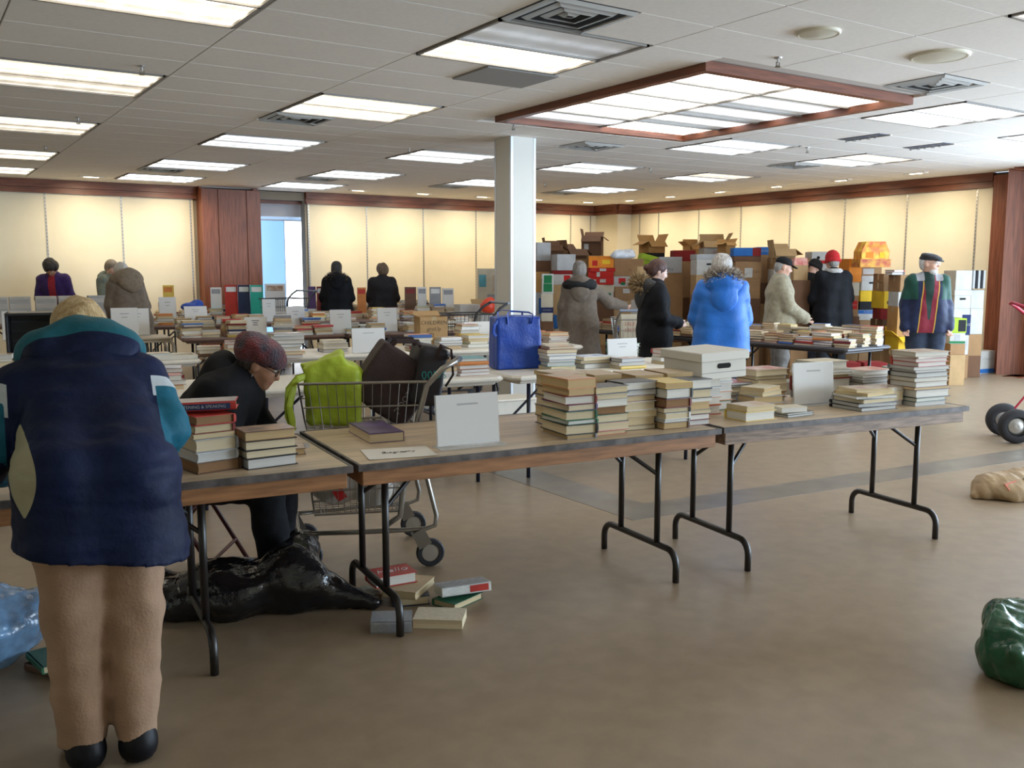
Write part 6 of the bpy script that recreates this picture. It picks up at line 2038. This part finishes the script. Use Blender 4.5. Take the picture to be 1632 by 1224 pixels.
# brown tote leaning in the trolley
M_tote = mat('tote_brown', (.045, .025, .024), .75, noise=.15, nscale=14, bump=.3, bscale=150)
te = empty('tote_bag', tuple(TB + u * .12 + Vector((0, 0, .74))), R(161.5), 'dark brown tote bag with pale lettering tilted in trolley', 'bag')
Tm = np.array(RY(R(-36)))
b = SDF().box((.0, 0, .17), (.15, .085, .145), .02, Tm)
b.build('bag_body', M_tote, te, res=.010, k=.02, noise=((.008, 18, 8, (1, 1, 1)), (.003, 50, 9, (1, 1, 1))), cuts=[((0, 0, -.03), (0, 0, -1))])
Tm3 = RY(R(-36))
def tp(x, y, z): return tuple(Tm3 @ Vector((x, y, z - .17)) + Vector((0, 0, .17)))
for s in (-1, 1):
    MB().tube([tp(.13, s * .085, .30), tp(.12, s * .10, .36), tp(.03, s * .10, .42), tp(-.06, s * .10, .38), tp(-.09, s * .09, .31)], .013, 6, flat=.3).build('handle', M_tote, te)
MB().box(tp(.02, .0, .322), (.24, .17, .014), M=Tm3).build('flap', M_tote, te)
lt = lettering('XILOOC', .045, IW, te, tp(-.085, .108, .14), (R(90), R(36) + R(90), R(180)))
te2 = empty('tote_bag', tuple(TB + u * (-.055) + vv * -.03 + Vector((0, 0, .80))), R(161.5), 'black tote bag with teal lettering behind the brown tote', 'bag')
b = SDF().box((0, 0, .15), (.05, .15, .13), .025, np.array(RY(R(-12))))
b.build('bag_body', mat('tote_black', (.02, .016, .02), .6), te2, res=.012, k=.02, noise=((.010, 18, 5, (1, 1, 1)),), cuts=[((0, 0, .0), (0, 0, -1))])
lettering('00DS', .06, mat('teal_print', (.02, .40, .36), .5), te2, (-.02, .188, .16), (R(90), 0, R(180)))
MB().tube([(-.03, .17, .24), (-.06, .19, .31), (-.11, .185, .29), (-.12, .18, .16), (-.08, .18, .10)], .014, 6, flat=.3).build('handle', M_tote, te2)
# clear bag in the lower basket
M_clear = mat('clear_plastic', (.55, .55, .54), .15, alpha=.75, noise=.2, nscale=9)
pe2 = empty('plastic_bag', tuple(TB + u * .33 + Vector((0, 0, .285))), R(161.5), 'pale plastic bag with red print in the lower basket', 'bag')
b = SDF().ell((.08, 0, .11), (.15, .13, .11)).ell((-.10, .02, .10), (.11, .13, .12))
b.build('bag_body', mat('pale_bag', (.52, .49, .44), .3, noise=.15, nscale=9), pe2, res=.012, k=.04, noise=((.015, 24, 3, (1, 1, 1)), (.006, 60, 4, (1, 1, 1))), cuts=[((0, 0, .003), (0, 0, -1))])
MB().box((.05, .135, .20), (.09, .006, .05)).build('red_print', KM['red'], pe2)
MB().box((.09, .14, .10), (.05, .006, .10), M=RY(.5)).build('red_print', KM['red'], pe2)

# ---- folding chair under the seated woman
M_maroon = mat('chair_maroon', (.10, .025, .02), .4)
ch = empty('folding_chair', (1.105, 4.53, 0), R(-123.5), 'maroon metal folding chair under the seated woman', 'chair')
MB().bbox((0, .04, .435), (.40, .40, .025), .04).build('seat', M_maroon, ch)
MB().bbox((0, -.20, .76), (.40, .022, .18), .01, M=RX(R(8))).build('backrest', M_maroon, ch)
for s in (-1, 1):
    MB().tube([(s * .205, .24, .008), (s * .205, .0, .42), (s * .205, -.19, .70), (s * .205, -.225, .86)], .012, 8).build('leg', M_maroon, ch, smooth=True)
    MB().tube([(s * .18, -.26, .008), (s * .18, -.02, .30), (s * .18, .14, .43)], .012, 8).build('leg', M_maroon, ch, smooth=True)
MB().cyl((-.205, .17, .13), (.205, .17, .13), .009).build('stretcher', M_maroon, ch)
MB().cyl((-.18, -.20, .09), (.18, -.20, .09), .009).build('stretcher', M_maroon, ch)

# ---- bags on the floor
M_bin = mat('bin_liner', (.008, .008, .010), .16, bump=.5, bscale=18, spec=.7)
b = SDF()
b.ell((0, 0, .10), (.26, .20, .13)).ell((.22, -.06, .13), (.16, .15, .16)).ell((-.22, .02, .08), (.16, .15, .10)).cone((.30, -.10, .10), (.56, -.22, .03), .10, .02).ell((.30, .05, .22), (.08, .08, .08)).cone((-.30, .08, .1), (-.42, .20, .20), .09, .04)
o = b.build('bin_bag', M_bin, None, res=.012, k=.05, noise=((.018, 22, 3, (1, 1, 1)), (.009, 52, 4, (1, 1, 1)), (.004, 110, 5, (1, 1, 1))), cuts=[((0, 0, .002), (0, 0, -1))], loc=(1.17, 3.97, 0))
o.rotation_euler = (0, 0, R(-12))
tag(o, 'glossy black bin bag slumped under the front table', 'bag')
M_greenbag = mat('green_plastic', (.008, .085, .035), .2, noise=.2, nscale=9, spec=.6, bump=.2, bscale=30)
ge = empty('plastic_bag', (3.40, 1.69, 0), R(20), 'dark green plastic bag on the floor at right', 'bag')
b = SDF().ell((.02, 0, .08), (.19, .16, .10)).ell((.14, .06, .13), (.15, .12, .10)).ell((.05, -.09, .06), (.10, .09, .07)).cone((-.10, .0, .08), (-.20, .02, .15), .06, .02).cone((-.05, .06, .14), (.02, .10, .22), .06, .025)
b.build('bag_body', M_greenbag, ge, res=.008, k=.03, noise=((.026, 22, 3, (1, 1, .8)), (.017, 48, 4, (1.2, 1, .6)), (.008, 100, 5, (1, 1, .6))), cuts=[((0, 0, .002), (0, 0, -1))])
MB().tube([(-.02, -.15, .02), (-.05, -.17, .06), (-.03, -.175, .11), (.04, -.17, .12)], .004, 6).build('tie_cord', mat('cord_green', (.25, .42, .33), .4), ge)
M_sack = mat('tan_sack', (.42, .29, .16), .55, noise=.15, nscale=7, bump=.3, bscale=25)
se = empty('paper_bag', (6.08, 3.20, 0), R(-20), 'crumpled tan bag lying on floor at right edge', 'bag')
b = SDF().ell((0, 0, .06), (.25, .17, .09)).ell((.12, .02, .09), (.15, .13, .10)).cone((-.18, 0, .05), (-.27, .0, .02), .07, .03)
b.build('bag_body', M_sack, se, res=.010, k=.04, noise=((.022, 18, 3, (1, 1, 1)), (.014, 44, 4, (1, 1, 1)), (.006, 90, 4, (1, 1, 1))), cuts=[((0, 0, .002), (0, 0, -1))])
MB().box((-.07, -.115, .105), (.14, .05, .012), M=RX(.8) @ RZ(.2)).build('red_print', mat('sack_red_print', (.55, .16, .10), .6), se)
MB().box((.05, -.10, .135), (.06, .03, .012), M=RX(.7)).build('silver_patch', M_metal, se)
M_blueclear = mat('blue_clear_plastic', (.16, .36, .62), .12, alpha=.55, noise=.6, nscale=9, spec=.7)
bp = empty('plastic_bag', (.20, 3.93, 0), R(0), 'translucent blue plastic bag under left front table', 'bag')
b = SDF().ell((0, 0, .14), (.22, .18, .16)).ell((-.12, .02, .22), (.16, .14, .13)).cone((.10, -.02, .20), (.22, -.02, .22), .06, .03)
b.build('bag_body', M_blueclear, bp, res=.010, k=.05, noise=((.022, 24, 3, (1, 1, 1)), (.012, 55, 4, (1, 1, 1)), (.006, 110, 5, (1, 1, 1))), cuts=[((0, 0, .004), (0, 0, -1))])
add_book((.42, 3.72, .002), (.14, .20, .03), R(30), 'brown', 'tan', 'brown book on floor beside translucent blue bag', True)
add_book((.40, 3.72, .033), (.13, .19, .028), R(10), 'green', 'aged', 'green book lying on the brown floor book', True)

# ---- books fallen on the floor beneath the middle table
G4 = 'books on the floor under the front tables'
def fb(loc, size, rz, cv, pg, lab, hard=True, art=None, tilt=None):
    return add_book(loc, size, rz, cv, pg, lab, hard, art, tilt, G4)
fb((1.645, 3.40, .001), (.13, .17, .048), R(62), 'grey', 'brown', 'dark grey floor book, left front one')
fb((1.84, 3.335, .001), (.145, .21, .040), R(-128), 'cream', 'cream', 'tan floor book, nearest one with white fore-edge', False, None)
fb((1.87, 3.68, .001), (.16, .22, .042), R(-20), 'navy', 'aged', 'thick floor book under the red one, bottom')
fb((1.86, 3.66, .044), (.16, .23, .035), R(-50), 'tan', 'aged', 'tan floor book beneath the red lettered one', False)
rb = fb((1.80, 3.72, .080), (.135, .20, .050), R(-95), 'red', 'white', 'red book with pale lettering topping floor heap')
lettering('Hello', .07, CM['white'], rb, (0, 0, .0515), (0, 0, R(90)), shear=.3)
fb((2.03, 3.51, .001), (.13, .20, .030), R(-70), 'green', 'aged', 'green floor book under the grey-white one')
wbk = fb((2.06, 3.52, .040), (.12, .235, .042), R(80), 'white', 'white', 'grey-white floor book with red spine label', False, mat('print_grey', (.40, .41, .43), .5, noise=.2, nscale=40), (R(0), R(7)))
MB().box((0, 0, 0), (.001, .09, .030)).build('spine_label', CM['red'], wbk, (-.0608, -.06, .021))
fb((1.66, 3.76, .001), (.12, .18, .030), R(-85), 'tan', 'tan', 'tan floor book beside the black bag, lower')
fb((1.66, 3.76, .032), (.10, .15, .012), R(-80), 'white', 'white', 'white and green booklet on tan floor book', False, two_tone('print_green_art', (.60, .60, .55), (.04, .18, .10), 18))

# ---- hand truck at the right edge
M_redst = mat('hand_truck_red', (.42, .02, .05), .3, .2)
ht = empty('hand_truck', (8.32, 4.155, 0), R(44), 'red hand truck with two black pneumatic wheels, right edge', 'hand truck')
for s in (-1, 1):
    MB().tube([(s * .17, .06, .02), (s * .17, .06, .98), (s * .165, .12, 1.10), (s * .15, .21, 1.17), (s * .10, .27, 1.20), (0, .28, 1.21)], .015, 8).build('frame_rail', M_redst, ht, smooth=True)
    MB().tube([(s * .17, .06, .40), (s * .15, .24, .15)], .010, 8).build('axle_strut', M_redst, ht)
    w = empty('wheel', (s * .19, .24, .15)); w.parent = ht; w.scale = (1.2, 1.2, 1.2)
    MB().lathe([(.07, -.035), (.105, -.04), (.122, -.022), (.125, 0), (.122, .022), (.105, .04), (.07, .035)], n=26, M=RY(R(90))).build('tyre', M_tyre, w, smooth=True)
    MB().lathe([(.0001, -.02), (.03, -.025), (.045, -.01), (.07, -.02), (.07, .02), (.045, .01), (.03, .025), (.0001, .02)], n=20, M=RY(R(90))).build('rim', M_metal, w, smooth=True)
for z in (.25, .55, .85):
    MB().cyl((-.17, .06, z), (.17, .06, z), .010).build('cross_bar', M_redst, ht)
MB().cyl((-.20, .24, .15), (.20, .24, .15), .009).build('axle', M_metal, ht)
MB().box((0, -.06, .008), (.40, .24, .008)).build('toe_plate', M_redst, ht)

# ---- trolleys further back
px, py = pile_point(985, 11.3)
trolley((6.95, 7.93, 0), R(62), 'steel trolley by the grey-brown coat with paper bags')
px, py = 7.06, 8.22
sbg = empty('paper_bag', (px, py, .705), R(-30), 'white paper bag with red writing in the far trolley', 'bag')
MB().box((0, 0, .14), (.19, .12, .28), taper=1.03).build('bag_body', KM['cream'], sbg)
lettering('SALE', .06, IR, sbg, (0, -.0625, .17), (R(90), 0, 0), shear=.2)
lettering('SALE', .06, IR, sbg, (0, -.0625, .10), (R(90), 0, 0), shear=.2)
M_blackpl = mat('black_plastic', (.015, .015, .018), .4)
px, py = pile_point(770, 9.9)
trolley((px, py, 0), R(170), 'black-basket trolley behind the lettered carton', M_blackpl, zt=1.04, zb=.80, lower=False)
px, py = pile_point(478, 14.75)
trolley((px, py, 0), R(200), 'dark trolley before the daylit entrance', M_blackpl, zt=1.06, zb=.80, lower=False)

# ---- black crate and tray on the third-rank table
ce_ = empty('black_crate', (.95, 8.42, ZT), R(-8), 'open black crate on table left of the blond head', 'crate')
for nm, c, d in (('side', (-.22, 0, .20), (.02, .34, .40)), ('side', (.22, 0, .20), (.02, .34, .40)), ('back', (0, .16, .20), (.42, .02, .40)), ('base', (0, 0, .01), (.42, .34, .02)), ('top', (0, 0, .39), (.46, .36, .02))):
    MB().bbox(c, d, .004).build(nm, M_blackpl, ce_)
for k in range(4):
    MB().box((0, .145, .08 + .08 * k), (.40, .012, .015)).build('rib', mat('crate_rib', (.03, .03, .035), .5), ce_)
sign((1.06, 8.32, ZT + .021), R(-8), .17, .22, 'white notice standing inside the black crate')
tr = empty('white_tray', (1.86, 8.02, ZT), R(-6), 'shallow cream plastic tray on white table by the desk', 'tray')
MB().bbox((0, 0, .006), (.44, .26, .012), .02).build('tray_base', M_plast, tr)
for s in (-1, 1):
    MB().bbox((0, s * .125, .022), (.44, .014, .03), .004).build('tray_rim', M_plast, tr)
    MB().bbox((s * .213, 0, .022), (.014, .24, .03), .004).build('tray_rim', M_plast, tr)
# black back pack / dark bag at the left edge
b = SDF().ell((0, 0, .16), (.13, .10, .16)).ell((.03, 0, .26), (.09, .08, .07))
o = b.build('dark_bag', M_blackpl, None, res=.016, k=.04, noise=((.012, 22, 3, (1, 1, 1)),), cuts=[((0, 0, .002), (0, 0, -1))], loc=(.52, 8.55, ZT))
tag(o, 'dark brown-black bag beside the black crate', 'bag')

# ---- file boxes and displays along the far wall
files = [(4, 'white', 'white file box at the far left photo edge'), (40, 'white', 'white file box left of the purple jacket'), (81, 'white', 'white file box in front of the purple jacket'), (117, 'white', 'white file box right of the purple jacket'), (163, 'grey', 'pale file box before the sage jacket')]
for px_, c, lb in files:
    q_ = (px_ - 816) / FPX
    x, y = pile_point(px_, 14.72 / (.828 - .552 * q_))
    carton((x, y, ZT), .27, .24, .37, R(-4), c, lb, 'closed', [('f', 0, .82, .24, .06, 'grey' if c == 'white' else 'white'), ('f', 0, .4, .26, .12, 'grey')], group='file boxes on the far left table')
def display(px_, depth, w, h, c1, c2, lb, zb=ZT + .12):
    x, y = pile_point(px_, depth)
    e = empty('display_file', (x, y, ZT), R(-22), lb, 'display', 'upright displays by the far wall')
    MB().box((0, 0, h / 2), (w, .06, h)).build('file_body', c1, e)
    MB().box((0, -.031, h * .86), (w * .8, .004, h * .16)).build('file_label', c2, e)
for a in [(374, 15.3, .20, .50, CM['red'], CM['white'], 'orange-red upright display file by cherry panel'), (394, 15.3, .19, .50, CM['navy'], CM['white'], 'navy upright display file beside the red one'), (414, 15.2, .20, .50, mat('teal_file', (.02, .42, .32), .5), CM['white'], 'teal upright display file below the entrance'),
          (443, 15.2, .32, .52, M_paper, A_multi, 'white collage board below the daylit entrance'), (501, 15.0, .12, .48, CM['purple'], CM['purple'], 'purple upright file left of the black coat'), (517, 15.0, .17, .48, CM['dark red'], CM['white'], 'dark red framed display left of black coat'),
          (579, 15.2, .14, .46, CM['orange'], CM['red'], 'orange-red display between the two black coats'), (656, 15.1, .18, .47, CM['brown'], CM['dark red'], 'brown display box right of the dark jacket'), (674, 15.1, .14, .47, M_paper, CM['grey'], 'white display box right of the brown one'),
          (695, 15.1, .18, .47, CM['grey'], CM['white'], 'grey display box near the lettered carton'), (715, 15.1, .18, .45, M_paper, CM['grey'], 'white display box nearest the column side'), (275, 15.0, .16, .50, CM['yellow'], CM['orange'], 'orange-yellow display left of the cherry panel'), (350, 15.3, .17, .46, M_paper, CM['grey'], 'pale display left of the red file')]:
    display(*a)
# blue cloth bundle and board near the column
x, y = pile_point(312, 13.4)
b = SDF().ell((0, 0, .06), (.16, .09, .06)).ell((.07, 0, .11), (.08, .07, .06))
o = b.build('blue_cloth', M_bluebag, None, res=.015, k=.04, noise=((.012, 24, 3, (1, 1, 1)),), cuts=[((0, 0, .002), (0, 0, -1))], loc=(x, y, ZT + .16))
tag(o, 'crumpled blue cloth lying on the far books', 'cloth')
x, y = pile_point(782, 15.5)
bd_ = empty('display_board', (x, y, 0), R(-14), 'tall cream display board with teal picture left of column', 'board')
MB().box((0, 0, .76), (.44, .03, 1.52)).build('board', KM['cream'], bd_)
MB().box((-.14, -.017, 1.32), (.12, .004, .20)).build('picture', CM['teal'], bd_)
MB().box((.10, -.017, 1.28), (.14, .004, .26)).build('picture', A_orange, bd_)
MB().box((.02, -.017, 1.05), (.16, .004, .10)).build('picture', CM['grey'], bd_)
x, y = pile_point(776, 14.6)
carton((x, y, 0), .40, .34, .52, R(-14), 'brown', 'lower brown carton left of the column', 'closed', group=None)
carton((x, y, .521), .36, .32, .40, R(-10), 'tan', 'upper brown carton left of the column', 'open', group=None)
x, y = pile_point(779, 13.9)
carton((x, y, 0), .36, .32, .86, R(-14), 'white', 'tall white carton below the orange-red bag', 'closed', group=None)
b = SDF().ell((0, 0, .10), (.12, .10, .11)).ell((.04, 0, .18), (.07, .06, .06))
o = b.build('orange_bag', mat('orange_red_plastic', (.72, .06, .02), .4), None, res=.015, k=.04, noise=((.012, 24, 3, (1, 1, 1)),), cuts=[((0, 0, .002), (0, 0, -1))], loc=(x, y, .861))
tag(o, 'crumpled orange-red bag left of the white column', 'bag')
x, y = pile_point(745, 14.2)
carton((x, y, 0), .32, .26, .98, R(-10), 'white', 'plain white upright box behind the black trolley', 'closed', group=None)
# white bin standing under the white tables
wbn = empty('white_bin', (4.55, 6.95, 0), R(-8), 'white plastic bin on the floor under the white tables', 'bin')
MB().box((0, 0, .17), (.40, .30, .34), taper=1.08).build('bin_body', M_plast, wbn)
MB().bbox((0, 0, .345), (.45, .345, .02), .02).build('bin_rim', M_plast, wbn)
